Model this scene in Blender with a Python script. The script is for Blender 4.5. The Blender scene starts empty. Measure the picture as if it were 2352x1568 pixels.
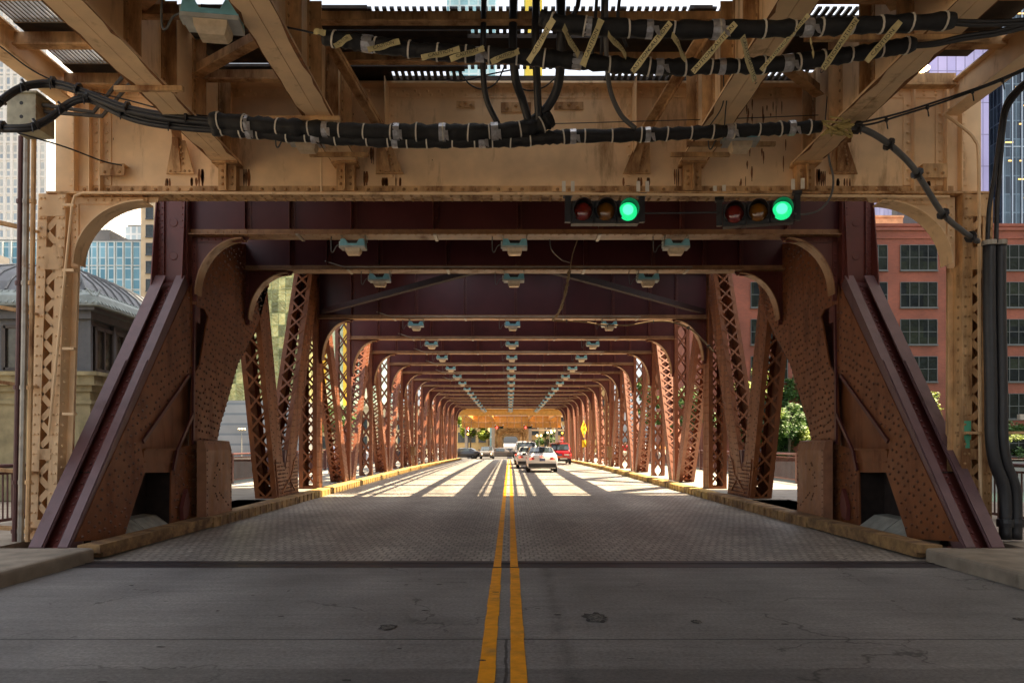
SUN_E = 5.0
SKY_E = 0.082
EXPO = 2.22
import bpy, math, random
from mathutils import Vector, Matrix, Quaternion
random.seed(7)
scene = bpy.context.scene
col = scene.collection
R = math.radians
F = 1700.0; VX = 1171.0; VY = 1017.0; CH = 1.7      # focal length and vanishing point in pixels of a 2352 px wide picture, eye height

def at(px, py, D):
    return Vector(((px - VX) * D / F, D, CH - (py - VY) * D / F))

def gz(D):
    """height of the road: level, then falling gently towards the far bank"""
    if D < 45: return 0.0
    return -0.42 * min(1.0, ((D - 45) / 55.0)) ** 1.2

# ------------------------------------------------------------------ materials
MATS = {}; RIV2 = {}
def mat(name, color, rough=0.6, metal=0.0, var=0.25, scale=6.0, rust=0.0, rustcol=(0.20, 0.075, 0.02), streak=False,
        bump=0.0, bscale=40.0, spec=0.5, coat=0.0):
    if name in MATS: return MATS[name]
    m = bpy.data.materials.new(name); m.use_nodes = True
    nt = m.node_tree; N = nt.nodes; Lk = nt.links
    b = N['Principled BSDF']
    b.inputs['Roughness'].default_value = rough; b.inputs['Metallic'].default_value = metal
    b.inputs['Specular IOR Level'].default_value = spec
    if coat: b.inputs['Coat Weight'].default_value = coat; b.inputs['Coat Roughness'].default_value = 0.05
    geo = N.new('ShaderNodeNewGeometry')
    ns = N.new('ShaderNodeTexNoise'); ns.inputs['Scale'].default_value = scale; ns.inputs['Detail'].default_value = 6
    Lk.new(geo.outputs['Position'], ns.inputs['Vector'])
    rp = N.new('ShaderNodeMapRange'); rp.inputs[1].default_value = 0.3; rp.inputs[2].default_value = 0.7
    rp.inputs[3].default_value = 1 - var; rp.inputs[4].default_value = 1 + var
    Lk.new(ns.outputs['Fac'], rp.inputs[0])
    mx = N.new('ShaderNodeMix'); mx.data_type = 'RGBA'; mx.blend_type = 'MULTIPLY'; mx.inputs[0].default_value = 1
    mx.inputs[6].default_value = (*color, 1); Lk.new(rp.outputs[0], mx.inputs[7])
    out = mx.outputs[2]
    if rust > 0:
        mp = N.new('ShaderNodeMapping'); mp.inputs['Scale'].default_value = (1, 1, 0.22 if streak else 1)
        Lk.new(geo.outputs['Position'], mp.inputs['Vector'])
        n2 = N.new('ShaderNodeTexNoise'); n2.inputs['Scale'].default_value = 2.6; n2.inputs['Detail'].default_value = 9
        n2.inputs['Roughness'].default_value = 0.68
        Lk.new(mp.outputs[0], n2.inputs['Vector'])
        r2 = N.new('ShaderNodeMapRange'); r2.inputs[1].default_value = 0.62 - rust * 0.26; r2.inputs[2].default_value = 0.80 - rust * 0.22
        r2.inputs[4].default_value = 0.9
        Lk.new(n2.outputs['Fac'], r2.inputs[0])
        m2 = N.new('ShaderNodeMix'); m2.data_type = 'RGBA'; m2.inputs[7].default_value = (*rustcol, 1)
        Lk.new(r2.outputs[0], m2.inputs[0]); Lk.new(out, m2.inputs[6]); out = m2.outputs[2]
        rr = N.new('ShaderNodeMapRange'); rr.inputs[3].default_value = rough; rr.inputs[4].default_value = 0.9
        Lk.new(r2.outputs[0], rr.inputs[0]); Lk.new(rr.outputs[0], b.inputs['Roughness'])
    Lk.new(out, b.inputs['Base Color'])
    if bump > 0:
        n3 = N.new('ShaderNodeTexNoise'); n3.inputs['Scale'].default_value = bscale; n3.inputs['Detail'].default_value = 4
        Lk.new(geo.outputs['Position'], n3.inputs['Vector'])
        bp = N.new('ShaderNodeBump'); bp.inputs['Strength'].default_value = bump; bp.inputs['Distance'].default_value = 0.01
        Lk.new(n3.outputs['Fac'], bp.inputs['Height']); Lk.new(bp.outputs[0], b.inputs['Normal'])
    MATS[name] = m
    return m

def emat(name, color, strength, base=(0.02, 0.02, 0.02)):
    m = mat(name, base, 0.3, var=0.05)
    b = m.node_tree.nodes['Principled BSDF']
    b.inputs['Emission Color'].default_value = (*color, 1); b.inputs['Emission Strength'].default_value = strength
    return m

BEIGE = mat('beige_paint', (0.86, 0.615, 0.365), 0.5, spec=0.3, var=0.10, scale=3, rust=0.24, rustcol=(0.23, 0.095, 0.025), streak=True, bump=0.12, bscale=25)
BEIGE2 = mat('beige_paint_rusty', (0.70, 0.44, 0.21), 0.5, var=0.18, scale=4, rust=0.75, rustcol=(0.17, 0.062, 0.018), streak=True, bump=0.2, bscale=25)
MAROON = mat('maroon_paint', (0.13, 0.033, 0.028), 0.38, var=0.15, scale=3, rust=0.12, rustcol=(0.16, 0.07, 0.035), streak=True, bump=0.12, bscale=30)
MAROONF = mat('maroon_paint_beams', (0.085, 0.021, 0.025), 0.36, spec=0.4, var=0.12, scale=2, bump=0.08, bscale=30)
FLANGE = mat('bounce_lit_flange_paint', (0.34, 0.185, 0.09), 0.45, var=0.2, scale=5, rust=0.35, rustcol=(0.15, 0.06, 0.03))  # golden bounce from the sunlit road put into the flange colour
PLATE = mat('maroon_paint_weathered_bounce', (0.225, 0.074, 0.024), 0.45, spec=0.35, var=0.2, scale=3, rust=0.45, rustcol=(0.13, 0.052, 0.032), streak=True, bump=0.2, bscale=30)  # weathered maroon with warm road bounce put into its orange tone
TRUSS = mat('truss_paint', (0.225, 0.074, 0.033), 0.36, spec=0.6, var=0.15, scale=4, rust=0.15, rustcol=(0.13, 0.05, 0.025), streak=True, bump=0.1)
INCL = mat('maroon_paint_sky_sheen', (0.145, 0.08, 0.085), 0.36, var=0.15, scale=4, rust=0.16, rustcol=(0.10, 0.05, 0.04), streak=True, bump=0.12)  # lilac sheen of the sky put into this maroon
RIVETM = mat('dark_rivet_heads', (0.07, 0.03, 0.025), 0.5, var=0.2)
RIVP = mat('dark_rivets_on_plates', (0.135, 0.052, 0.026), 0.33, var=0.3)  # darker than the plates, shading of the rivet heads put into the colour
RIVB = mat('stained_rivets', (0.42, 0.24, 0.10), 0.5, var=0.3, scale=9)
BLACKM = mat('black_steel', (0.02, 0.02, 0.022), 0.4, var=0.2)
SLEEVE = mat('black_sleeve', (0.012, 0.012, 0.013), 0.7, var=0.4, scale=12, bump=1.0, bscale=14)
CABLE = mat('black_cable', (0.018, 0.018, 0.02), 0.45, var=0.2)
GREYC = mat('grey_hose', (0.11, 0.11, 0.11), 0.5, var=0.2)
WHITET = mat('white_tie', (0.75, 0.70, 0.60), 0.5, var=0.1)
SILVER = mat('silver_tape', (0.5, 0.5, 0.52), 0.3, 0.5, var=0.25, scale=30)
TAPE = mat('yellow_caution_tape', (0.60, 0.52, 0.27), 0.5, var=0.15, scale=15)
INK = mat('black_ink', (0.015, 0.015, 0.015), 0.6, var=0.05)
BLUEP = mat('pale_blue_paint', (0.20, 0.50, 0.62), 0.42, var=0.15, scale=10)
LENS = mat('cream_lens', (0.66, 0.54, 0.38), 0.25, var=0.12, scale=15)
GALV = mat('galvanised_steel', (0.35, 0.32, 0.27), 0.4, 0.5, var=0.2, rust=0.2)
RAILM = mat('brown_railing_paint', (0.10, 0.035, 0.03), 0.45, var=0.2)
WOODT = mat('creosote_timber', (0.035, 0.024, 0.017), 0.8, var=0.35, scale=8, bump=0.3)
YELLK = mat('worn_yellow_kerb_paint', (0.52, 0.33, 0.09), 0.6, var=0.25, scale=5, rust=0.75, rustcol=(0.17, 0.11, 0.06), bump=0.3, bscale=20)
YELLN = mat('dull_kerb_paint', (0.36, 0.215, 0.085), 0.65, var=0.3, scale=4, rust=0.8, rustcol=(0.12, 0.065, 0.035), bump=0.4, bscale=18)  # darker, browner kerb colour for the near lengths
CONC = mat('kerb_concrete', (0.30, 0.25, 0.19), 0.85, var=0.25, scale=3, rust=0.12, rustcol=(0.13, 0.10, 0.075), bump=0.5, bscale=60)
WALK = mat('sidewalk_concrete', (0.27, 0.245, 0.21), 0.85, var=0.18, scale=2, bump=0.3, bscale=60)
YLINE = mat('yellow_road_paint', (0.86, 0.34, 0.002), 0.65, var=0.14, scale=9, rust=0.34, rustcol=(0.38, 0.21, 0.05), bump=0.2, bscale=80)
STEELJ = mat('dark_joint_steel', (0.03, 0.022, 0.024), 0.5, 0.2, var=0.3)
GREENP = mat('green_graffiti_paint', (0.10, 0.42, 0.26), 0.5, var=0.15)
RUBBER = mat('tyre_rubber', (0.018, 0.018, 0.018), 0.8, var=0.1)
RIM = mat('alloy_rim', (0.4, 0.4, 0.42), 0.3, 0.9, var=0.1)
DKPL = mat('dark_plastic', (0.02, 0.02, 0.022), 0.5, var=0.1)
CGLASS = mat('car_glass', (0.03, 0.04, 0.045), 0.04, 0.0, var=0.1, spec=1.0)
STONE = mat('mossy_limestone', (0.27, 0.23, 0.13), 0.9, var=0.3, scale=3, rust=0.35, rustcol=(0.13, 0.12, 0.05), streak=True, bump=0.8, bscale=14)
COPPER = mat('grey_copper_roof', (0.13, 0.135, 0.145), 0.5, var=0.2, scale=3, bump=0.1)
PATINA = mat('pale_patina', (0.19, 0.22, 0.21), 0.6, var=0.2)
GREYF = mat('grey_window_frame', (0.07, 0.075, 0.085), 0.5, var=0.15)

RIV2.update({'maroon_paint_weathered_bounce': RIVP, 'rusty_cover_plate': RIVP, 'beige_paint_rusty': RIVB})
def facade(name, colA, colB, sx, sz, mort, rough=0.15, metal=0.0, wav=0.0, mcol=(0.6, 0.62, 0.62), varscale=0.15):
    """flat glass or stone wall with a regular grid of joints and uneven panes"""
    m = bpy.data.materials.new(name); m.use_nodes = True
    nt = m.node_tree; N = nt.nodes; Lk = nt.links; b = N['Principled BSDF']
    geo = N.new('ShaderNodeNewGeometry'); sep = N.new('ShaderNodeSeparateXYZ'); Lk.new(geo.outputs['Position'], sep.inputs[0])
    add = N.new('ShaderNodeMath'); add.operation = 'ADD'; Lk.new(sep.outputs[0], add.inputs[0]); Lk.new(sep.outputs[1], add.inputs[1])
    cmb = N.new('ShaderNodeCombineXYZ'); Lk.new(add.outputs[0], cmb.inputs[0]); Lk.new(sep.outputs[2], cmb.inputs[1])
    br = N.new('ShaderNodeTexBrick'); br.offset = 0; br.inputs['Scale'].default_value = 1
    br.inputs['Brick Width'].default_value = sx; br.inputs['Row Height'].default_value = sz
    br.inputs['Mortar Size'].default_value = mort; br.inputs['Color1'].default_value = (*colA, 1); br.inputs['Color2'].default_value = (*colB, 1)
    br.inputs['Mortar'].default_value = (*mcol, 1); br.inputs['Bias'].default_value = -0.1
    Lk.new(cmb.outputs[0], br.inputs['Vector'])
    ns = N.new('ShaderNodeTexNoise'); ns.inputs['Scale'].default_value = varscale; ns.inputs['Detail'].default_value = 5
    Lk.new(geo.outputs['Position'], ns.inputs['Vector'])
    rp = N.new('ShaderNodeMapRange'); rp.inputs[1].default_value = 0.3; rp.inputs[2].default_value = 0.7; rp.inputs[3].default_value = 0.7; rp.inputs[4].default_value = 1.25
    Lk.new(ns.outputs['Fac'], rp.inputs[0])
    mx = N.new('ShaderNodeMix'); mx.data_type = 'RGBA'; mx.blend_type = 'MULTIPLY'; mx.inputs[0].default_value = 1
    Lk.new(br.outputs['Color'], mx.inputs[6]); Lk.new(rp.outputs[0], mx.inputs[7]); Lk.new(mx.outputs[2], b.inputs['Base Color'])
    b.inputs['Roughness'].default_value = rough; b.inputs['Metallic'].default_value = metal
    if wav > 0:
        n3 = N.new('ShaderNodeTexNoise'); n3.inputs['Scale'].default_value = 0.9; n3.inputs['Detail'].default_value = 3; n3.inputs['Distortion'].default_value = 1.5
        Lk.new(geo.outputs['Position'], n3.inputs['Vector'])
        bp = N.new('ShaderNodeBump'); bp.inputs['Strength'].default_value = wav; bp.inputs['Distance'].default_value = 0.3
        Lk.new(n3.outputs['Fac'], bp.inputs['Height']); Lk.new(bp.outputs[0], b.inputs['Normal'])
    return m

# ------------------------------------------------------------------ mesh builder

class MB:
    def __init__(s): s.v = []; s.f = []; s.rf = []
    def add(s, vs, fs):
        o = len(s.v); s.v.extend([tuple(p) for p in vs]); s.f.extend([tuple(i + o for i in f) for f in fs]); return s
    def box(s, x0, x1, y0, y1, z0, z1):
        if x0 > x1: x0, x1 = x1, x0
        if y0 > y1: y0, y1 = y1, y0
        if z0 > z1: z0, z1 = z1, z0
        vs = [(x, y, z) for z in (z0, z1) for y in (y0, y1) for x in (x0, x1)]
        return s.add(vs, [(0, 2, 3, 1), (4, 5, 7, 6), (0, 1, 5, 4), (2, 6, 7, 3), (0, 4, 6, 2), (1, 3, 7, 5)])
    def bar(s, p0, p1, w, h, side=None):
        """a straight bar from p0 to p1, w across along «side», h across the other way"""
        p0 = Vector(p0); p1 = Vector(p1); u = (p1 - p0).normalized()
        sd = Vector(side) if side is not None else (Vector((0, 0, 1)) if abs(u.z) < 0.9 else Vector((1, 0, 0)))
        sd = (sd - u * sd.dot(u)).normalized(); t = u.cross(sd)
        vs = [p + sd * a * w / 2 + t * b * h / 2 for p in (p0, p1) for a, b in ((-1, -1), (1, -1), (1, 1), (-1, 1))]
        return s.add(vs, [(3, 2, 1, 0), (4, 5, 6, 7), (0, 1, 5, 4), (1, 2, 6, 5), (2, 3, 7, 6), (3, 0, 4, 7)])
    def prism(s, pts, d):
        """polygon of 3-D points pushed along vector d"""
        n = len(pts); d = Vector(d); pts = [Vector(p) for p in pts]
        vs = pts + [p + d for p in pts]
        return s.add(vs, [tuple(range(n - 1, -1, -1)), tuple(range(n, 2 * n))] + [(i, (i + 1) % n, n + (i + 1) % n, n + i) for i in range(n)])
    def tube(s, pts, r, n=8, cap=True):
        pts = [Vector(p) for p in pts]; m = len(pts)
        rs = r if isinstance(r, (list, tuple)) else [r] * m
        vs = []; fs = []; prev = None
        for i, p in enumerate(pts):
            u = (pts[min(i + 1, m - 1)] - pts[max(i - 1, 0)]).normalized()
            if prev is None: sd = u.orthogonal().normalized()
            else: sd = (prev - u * prev.dot(u)).normalized()
            prev = sd; t = u.cross(sd)
            vs += [p + (sd * math.cos(2 * math.pi * k / n) + t * math.sin(2 * math.pi * k / n)) * rs[i] for k in range(n)]
        for i in range(m - 1):
            for k in range(n):
                fs.append((i * n + k, i * n + (k + 1) % n, (i + 1) * n + (k + 1) % n, (i + 1) * n + k))
        if cap: fs += [tuple(range(n - 1, -1, -1)), tuple(range((m - 1) * n, m * n))]
        return s.add(vs, fs)
    def rivet(s, c, nrm, r=0.024):
        c = Vector(c); nrm = Vector(nrm).normalized(); a = nrm.orthogonal().normalized(); b = nrm.cross(a); n = 6
        vs = []
        for rr, h in ((r, 0.0), (r * 0.75, r * 0.62)):
            vs += [c + nrm * h + (a * math.cos(6.2832 * k / n) + b * math.sin(6.2832 * k / n)) * rr for k in range(n)]
        vs.append(c + nrm * r * 0.95)
        fs = [(k, (k + 1) % n, n + (k + 1) % n, n + k) for k in range(n)] + [(n + k, n + (k + 1) % n, 2 * n) for k in range(n)]
        s.rf.append((len(s.f), len(s.f) + len(fs)))
        return s.add(vs, fs)
    def lathe(s, c, prof, n=16, axis=(0, 0, 1)):
        """profile of (radius, height) turned about an axis through c"""
        c = Vector(c); ax = Vector(axis).normalized(); a = ax.orthogonal().normalized(); b = ax.cross(a)
        vs = []; fs = []
        for r, h in prof:
            vs += [c + ax * h + (a * math.cos(6.28318 * k / n) + b * math.sin(6.28318 * k / n)) * r for k in range(n)]
        for i in range(len(prof) - 1):
            for k in range(n): fs.append((i * n + k, i * n + (k + 1) % n, (i + 1) * n + (k + 1) % n, (i + 1) * n + k))
        fs += [tuple(range(n - 1, -1, -1)), tuple(range((len(prof) - 1) * n, len(prof) * n))]
        return s.add(vs, fs)
    def quad(s, a, b, c, d): return s.add([a, b, c, d], [(0, 1, 2, 3)])
    def mirror(s, cx):
        m = MB(); m.v = [(2 * cx - x, y, z) for x, y, z in s.v]; m.f = [tuple(reversed(f)) for f in s.f]; return m
    def build(s, name, material, parent=None, smooth=False, loc=None):
        o0 = Vector((0, 0, 0))
        if parent is not None: o0 = org(parent)
        elif loc is not None: o0 = Vector(loc)
        me = bpy.data.meshes.new(name)
        me.from_pydata([(x - o0.x, y - o0.y, z - o0.z) for x, y, z in s.v], [], s.f)
        me.materials.append(material)
        r2 = RIV2.get(material.name)
        if r2 and s.rf:
            me.materials.append(r2); mi = [0] * len(s.f)
            for a, b in s.rf:
                for k in range(a, b): mi[k] = 1
            me.polygons.foreach_set('material_index', mi)
        if smooth:
            me.polygons.foreach_set('use_smooth', [True] * len(me.polygons))
        me.update()
        o = bpy.data.objects.new(name, me); col.objects.link(o)
        if parent is not None: o.parent = parent
        else: o.location = o0
        return o

def org(o):
    while o.parent is not None: o = o.parent
    return Vector(o.location) if not o.get('_local') else Vector((0, 0, 0))

def tag(o, label=None, cat=None, group=None, kind=None):
    if label: o['label'] = label
    if cat: o['category'] = cat
    if group: o['group'] = group
    if kind: o['kind'] = kind
    return o

def thing(name, loc, label, cat, group=None, rotz=0.0):
    o = bpy.data.objects.new(name, None); col.objects.link(o); o.empty_display_size = 0.2
    o.location = loc; o.rotation_euler = (0, 0, rotz)
    return tag(o, label, cat, group)

def struct(name, mb, material, loc=(0, 0, 0)):
    return tag(mb.build(name, material, None, loc=loc), kind='structure')

def kids(o): return [c for c in bpy.data.objects if c.parent == o]
def dup(root, loc, rotz=None, label=None, group=None, scale=None, swap=None):
    def cp(o, par):
        c = o.copy(); col.objects.link(c)
        if par is not None: c.parent = par
        if swap and c.type == 'MESH' and o.data.materials and o.data.materials[0] in swap:
            c.data = o.data.copy(); c.data.materials[0] = swap[o.data.materials[0]]
        for k in kids(o):
            if k is not c: cp(k, c)
        return c
    r = cp(root, None); r.location = loc
    if rotz is not None: r.rotation_euler = (0, 0, rotz)
    if scale: r.scale = scale
    if label: r['label'] = label
    if group: r['group'] = group
    return r

def spline(pts, n=8):
    """Catmull-Rom through 3-D points"""
    P = [Vector(p) for p in pts]; P = [P[0] * 2 - P[1]] + P + [P[-1] * 2 - P[-2]]; out = []
    for i in range(1, len(P) - 2):
        a, b, c, d = P[i - 1:i + 3]
        for k in range(n):
            t = k / n
            out.append(0.5 * ((2 * b) + (c - a) * t + (2 * a - 5 * b + 4 * c - d) * t * t + (3 * b - a - 3 * c + d) * t ** 3))
    out.append(P[-2]); return out

def inside(p, poly):
    x, y = p; c = False; n = len(poly)
    for i in range(n):
        x1, y1 = poly[i]; x2, y2 = poly[(i + 1) % n]
        if (y1 > y) != (y2 > y) and x < (x2 - x1) * (y - y1) / (y2 - y1) + x1: c = not c
    return c
def edge_dist(p, poly):
    d = 9; P = Vector(p)
    for i in range(len(poly)):
        a = Vector(poly[i]); b = Vector(poly[(i + 1) % len(poly)]); ab = b - a
        t = max(0, min(1, (P - a).dot(ab) / max(1e-9, ab.length_squared))); d = min(d, (P - a - ab * t).length)
    return d
ORD = ['nearest', 'second', 'third', 'fourth', 'fifth', 'sixth', 'seventh', 'eighth', 'ninth', 'tenth', 'eleventh', 'twelfth',
       'thirteenth', 'fourteenth', 'fifteenth', 'sixteenth', 'seventeenth']
# ------------------------------------------------------------------ ground, water, roads
BX = 0.10                      # axis of the bridge
XI, XO = 6.55, 7.15             # inner and outer face of the trusses, from that axis
KX = 5.97                      # kerb line

def pos_mat(name, build):
    m = bpy.data.materials.new(name); m.use_nodes = True
    build(m.node_tree, m.node_tree.nodes, m.node_tree.links, m.node_tree.nodes['Principled BSDF']); MATS[name] = m; return m

def math_n(N, Lk, op, a, b=None, c=None):
    n = N.new('ShaderNodeMath'); n.operation = op
    for i, v in enumerate((a, b, c)):
        if v is None: continue
        if isinstance(v, (int, float)): n.inputs[i].default_value = v
        else: Lk.new(v, n.inputs[i])
    return n.outputs[0]

def concrete_road(nt, N, Lk, b):
    geo = N.new('ShaderNodeNewGeometry'); sep = N.new('ShaderNodeSeparateXYZ'); Lk.new(geo.outputs['Position'], sep.inputs[0])
    def noise(scale, det, sc=(1, 1, 1), rough=0.6):
        mp = N.new('ShaderNodeMapping'); mp.inputs['Scale'].default_value = sc; Lk.new(geo.outputs['Position'], mp.inputs[0])
        n = N.new('ShaderNodeTexNoise'); n.inputs['Scale'].default_value = scale; n.inputs['Detail'].default_value = det
        n.inputs['Roughness'].default_value = rough
        Lk.new(mp.outputs[0], n.inputs['Vector']); return n.outputs['Fac']
    def rng(v, a, b_, c, d):
        n = N.new('ShaderNodeMapRange'); n.inputs[1].default_value = a; n.inputs[2].default_value = b_; n.inputs[3].default_value = c; n.inputs[4].default_value = d
        Lk.new(v, n.inputs[0]); return n.outputs[0]
    f = rng(noise(0.45, 7, (1, 1, 1), 0.65), 0.3, 0.7, 0.62, 1.3)
    f = math_n(N, Lk, 'MULTIPLY', f, rng(noise(28, 5, (1, 1, 1), 0.75), 0.3, 0.7, 0.6, 1.4))
    f = math_n(N, Lk, 'MULTIPLY', f, rng(noise(2.2, 6, (0.25, 3.5, 1), 0.7), 0.3, 0.72, 1.12, 0.8))   # faint lines left by the screed
    f = math_n(N, Lk, 'MULTIPLY', f, rng(noise(3.5, 8, (1, 0.6, 1), 0.75), 0.63, 0.70, 1.0, 0.5))      # oil spots
    # tyre mark and wheel tracks
    wob = math_n(N, Lk, 'MULTIPLY_ADD', noise(0.8, 2), 0.25, 0.335)
    d = math_n(N, Lk, 'ABSOLUTE', math_n(N, Lk, 'SUBTRACT', sep.outputs[0], wob))
    tm = math_n(N, Lk, 'MULTIPLY', rng(d, 0.0, 0.12, 1.0, 0.0), rng(noise(5, 6), 0.35, 0.65, 0.05, 0.42))
    f = math_n(N, Lk, 'MULTIPLY', f, math_n(N, Lk, 'SUBTRACT', 1.0, tm))
    # transverse and centre joints of the slabs
    jw = math_n(N, Lk, 'MULTIPLY_ADD', noise(3.0, 4), 0.05, -0.025)
    for y0, w, k in ((6.42, 0.014, 0.8), (2.5, 0.014, 0.8), (-1.4, 0.014, 0.8)):
        dy = math_n(N, Lk, 'ABSOLUTE', math_n(N, Lk, 'SUBTRACT', math_n(N, Lk, 'ADD', sep.outputs[1], jw), y0))
        f = math_n(N, Lk, 'MULTIPLY', f, rng(dy, w * 0.6, w * 1.4, 1 - k, 1.0))
    near = rng(sep.outputs[1], 6.42, 6.44, 1.0, 0.0)
    dx = math_n(N, Lk, 'ABSOLUTE', math_n(N, Lk, 'SUBTRACT', math_n(N, Lk, 'ADD', sep.outputs[0], jw), -0.03))
    cj = math_n(N, Lk, 'MULTIPLY', rng(dx, 0.008, 0.016, 0.75, 0.0), near)
    f = math_n(N, Lk, 'MULTIPLY', f, math_n(N, Lk, 'SUBTRACT', 1.0, cj))
    # cracks and wheel tracks
    vo = N.new('ShaderNodeTexVoronoi'); vo.feature = 'DISTANCE_TO_EDGE'; vo.inputs['Scale'].default_value = 0.42
    wp = N.new('ShaderNodeVectorMath'); wp.operation = 'MULTIPLY_ADD'; wp.inputs[1].default_value = (0.9, 0.9, 0); nw = N.new('ShaderNodeTexNoise'); nw.inputs['Scale'].default_value = 2.2; nw.inputs['Detail'].default_value = 7
    Lk.new(geo.outputs['Position'], nw.inputs['Vector']); Lk.new(nw.outputs['Color'], wp.inputs[0]); Lk.new(geo.outputs['Position'], wp.inputs[2]); Lk.new(wp.outputs[0], vo.inputs['Vector'])
    ck = math_n(N, Lk, 'MULTIPLY', rng(vo.outputs['Distance'], 0.001, 0.006, 0.62, 0.0), rng(noise(0.5, 2), 0.5, 0.56, 0.0, 1.0))
    f = math_n(N, Lk, 'MULTIPLY', f, math_n(N, Lk, 'SUBTRACT', 1.0, ck))
    tr = math_n(N, Lk, 'COSINE', math_n(N, Lk, 'MULTIPLY', sep.outputs[0], 3.6))
    f = math_n(N, Lk, 'MULTIPLY', f, math_n(N, Lk, 'MULTIPLY_ADD', tr, 0.08, 1.0))
    # older, darker strip of slab nearest the eye
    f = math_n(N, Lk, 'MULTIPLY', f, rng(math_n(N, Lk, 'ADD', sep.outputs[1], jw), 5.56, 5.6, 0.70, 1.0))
    mx = N.new('ShaderNodeMix'); mx.data_type = 'RGBA'; mx.blend_type = 'MULTIPLY'; mx.inputs[0].default_value = 1
    mx.inputs[6].default_value = (0.225, 0.214, 0.203, 1); Lk.new(f, mx.inputs[7]); Lk.new(mx.outputs[2], b.inputs['Base Color'])
    b.inputs['Roughness'].default_value = 0.62
    bp = N.new('ShaderNodeBump'); bp.inputs['Strength'].default_value = 0.35; bp.inputs['Distance'].default_value = 0.006
    Lk.new(noise(70, 5), bp.inputs['Height']); Lk.new(bp.outputs[0], b.inputs['Normal'])
ROADM = pos_mat('concrete_road', concrete_road)

def grating(nt, N, Lk, b):
    geo = N.new('ShaderNodeNewGeometry'); sep = N.new('ShaderNodeSeparateXYZ'); Lk.new(geo.outputs['Position'], sep.inputs[0])
    ns = N.new('ShaderNodeTexNoise'); ns.inputs['Scale'].default_value = 0.7; ns.inputs['Detail'].default_value = 4; Lk.new(geo.outputs['Position'], ns.inputs['Vector'])
    r = N.new('ShaderNodeMapRange'); r.inputs[1].default_value = 0.3; r.inputs[2].default_value = 0.7; r.inputs[3].default_value = 0.8; r.inputs[4].default_value = 1.2
    Lk.new(ns.outputs['Fac'], r.inputs[0])
    def cells(v, p, w):
        m = math_n(N, Lk, 'FRACT', math_n(N, Lk, 'DIVIDE', v, p)); m = math_n(N, Lk, 'ABSOLUTE', math_n(N, Lk, 'SUBTRACT', m, 0.5))
        return math_n(N, Lk, 'GREATER_THAN', m, 0.5 - w)
    br = N.new('ShaderNodeTexBrick'); br.offset = 0.5; br.inputs['Scale'].default_value = 1; br.inputs['Brick Width'].default_value = 0.13; br.inputs['Row Height'].default_value = 0.21
    br.inputs['Mortar Size'].default_value = 0.014; br.inputs['Mortar Smooth'].default_value = 0.3; br.inputs['Bias'].default_value = 0.0
    br.inputs['Color1'].default_value = (0.37, 0.335, 0.29, 1); br.inputs['Color2'].default_value = (0.26, 0.235, 0.205, 1); br.inputs['Mortar'].default_value = (0.14, 0.126, 0.11, 1)
    wv = N.new('ShaderNodeVectorMath'); wv.operation = 'MULTIPLY_ADD'; wv.inputs[1].default_value = (0.05, 0.05, 0)
    n4 = N.new('ShaderNodeTexNoise'); n4.inputs['Scale'].default_value = 3.0; Lk.new(geo.outputs['Position'], n4.inputs['Vector'])
    Lk.new(n4.outputs['Color'], wv.inputs[0]); Lk.new(geo.outputs['Position'], wv.inputs[2]); Lk.new(wv.outputs[0], br.inputs['Vector'])
    bars = br.outputs['Fac']
    n5 = N.new('ShaderNodeTexNoise'); n5.inputs['Scale'].default_value = 14; n5.inputs['Detail'].default_value = 5; Lk.new(geo.outputs['Position'], n5.inputs['Vector'])
    r5 = N.new('ShaderNodeMapRange'); r5.inputs[1].default_value = 0.3; r5.inputs[2].default_value = 0.7; r5.inputs[3].default_value = 0.6; r5.inputs[4].default_value = 1.4; Lk.new(n5.outputs['Fac'], r5.inputs[0])
    trk = math_n(N, Lk, 'MULTIPLY_ADD', math_n(N, Lk, 'COSINE', math_n(N, Lk, 'MULTIPLY', sep.outputs[0], 3.5)), 0.13, 0.97)
    seam = math_n(N, Lk, 'MULTIPLY_ADD', cells(sep.outputs[1], 2.46, 0.006), -0.4, 1.0)
    rr_ = math_n(N, Lk, 'MULTIPLY', math_n(N, Lk, 'MULTIPLY', math_n(N, Lk, 'MULTIPLY', r5.outputs[0], trk), seam), r.outputs[0])
    m2 = N.new('ShaderNodeMix'); m2.data_type = 'RGBA'; m2.blend_type = 'MULTIPLY'; m2.inputs[0].default_value = 1
    Lk.new(br.outputs['Color'], m2.inputs[6]); Lk.new(rr_, m2.inputs[7]); Lk.new(m2.outputs[2], b.inputs['Base Color'])
    b.inputs['Roughness'].default_value = 0.5; b.inputs['Specular IOR Level'].default_value = 0.5
    bp = N.new('ShaderNodeBump'); bp.inputs['Strength'].default_value = 0.5; bp.inputs['Distance'].default_value = 0.012; bp.invert = True
    Lk.new(bars, bp.inputs['Height']); Lk.new(bp.outputs[0], b.inputs['Normal'])
DECKM = pos_mat('concrete_filled_grating', grating)

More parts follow.
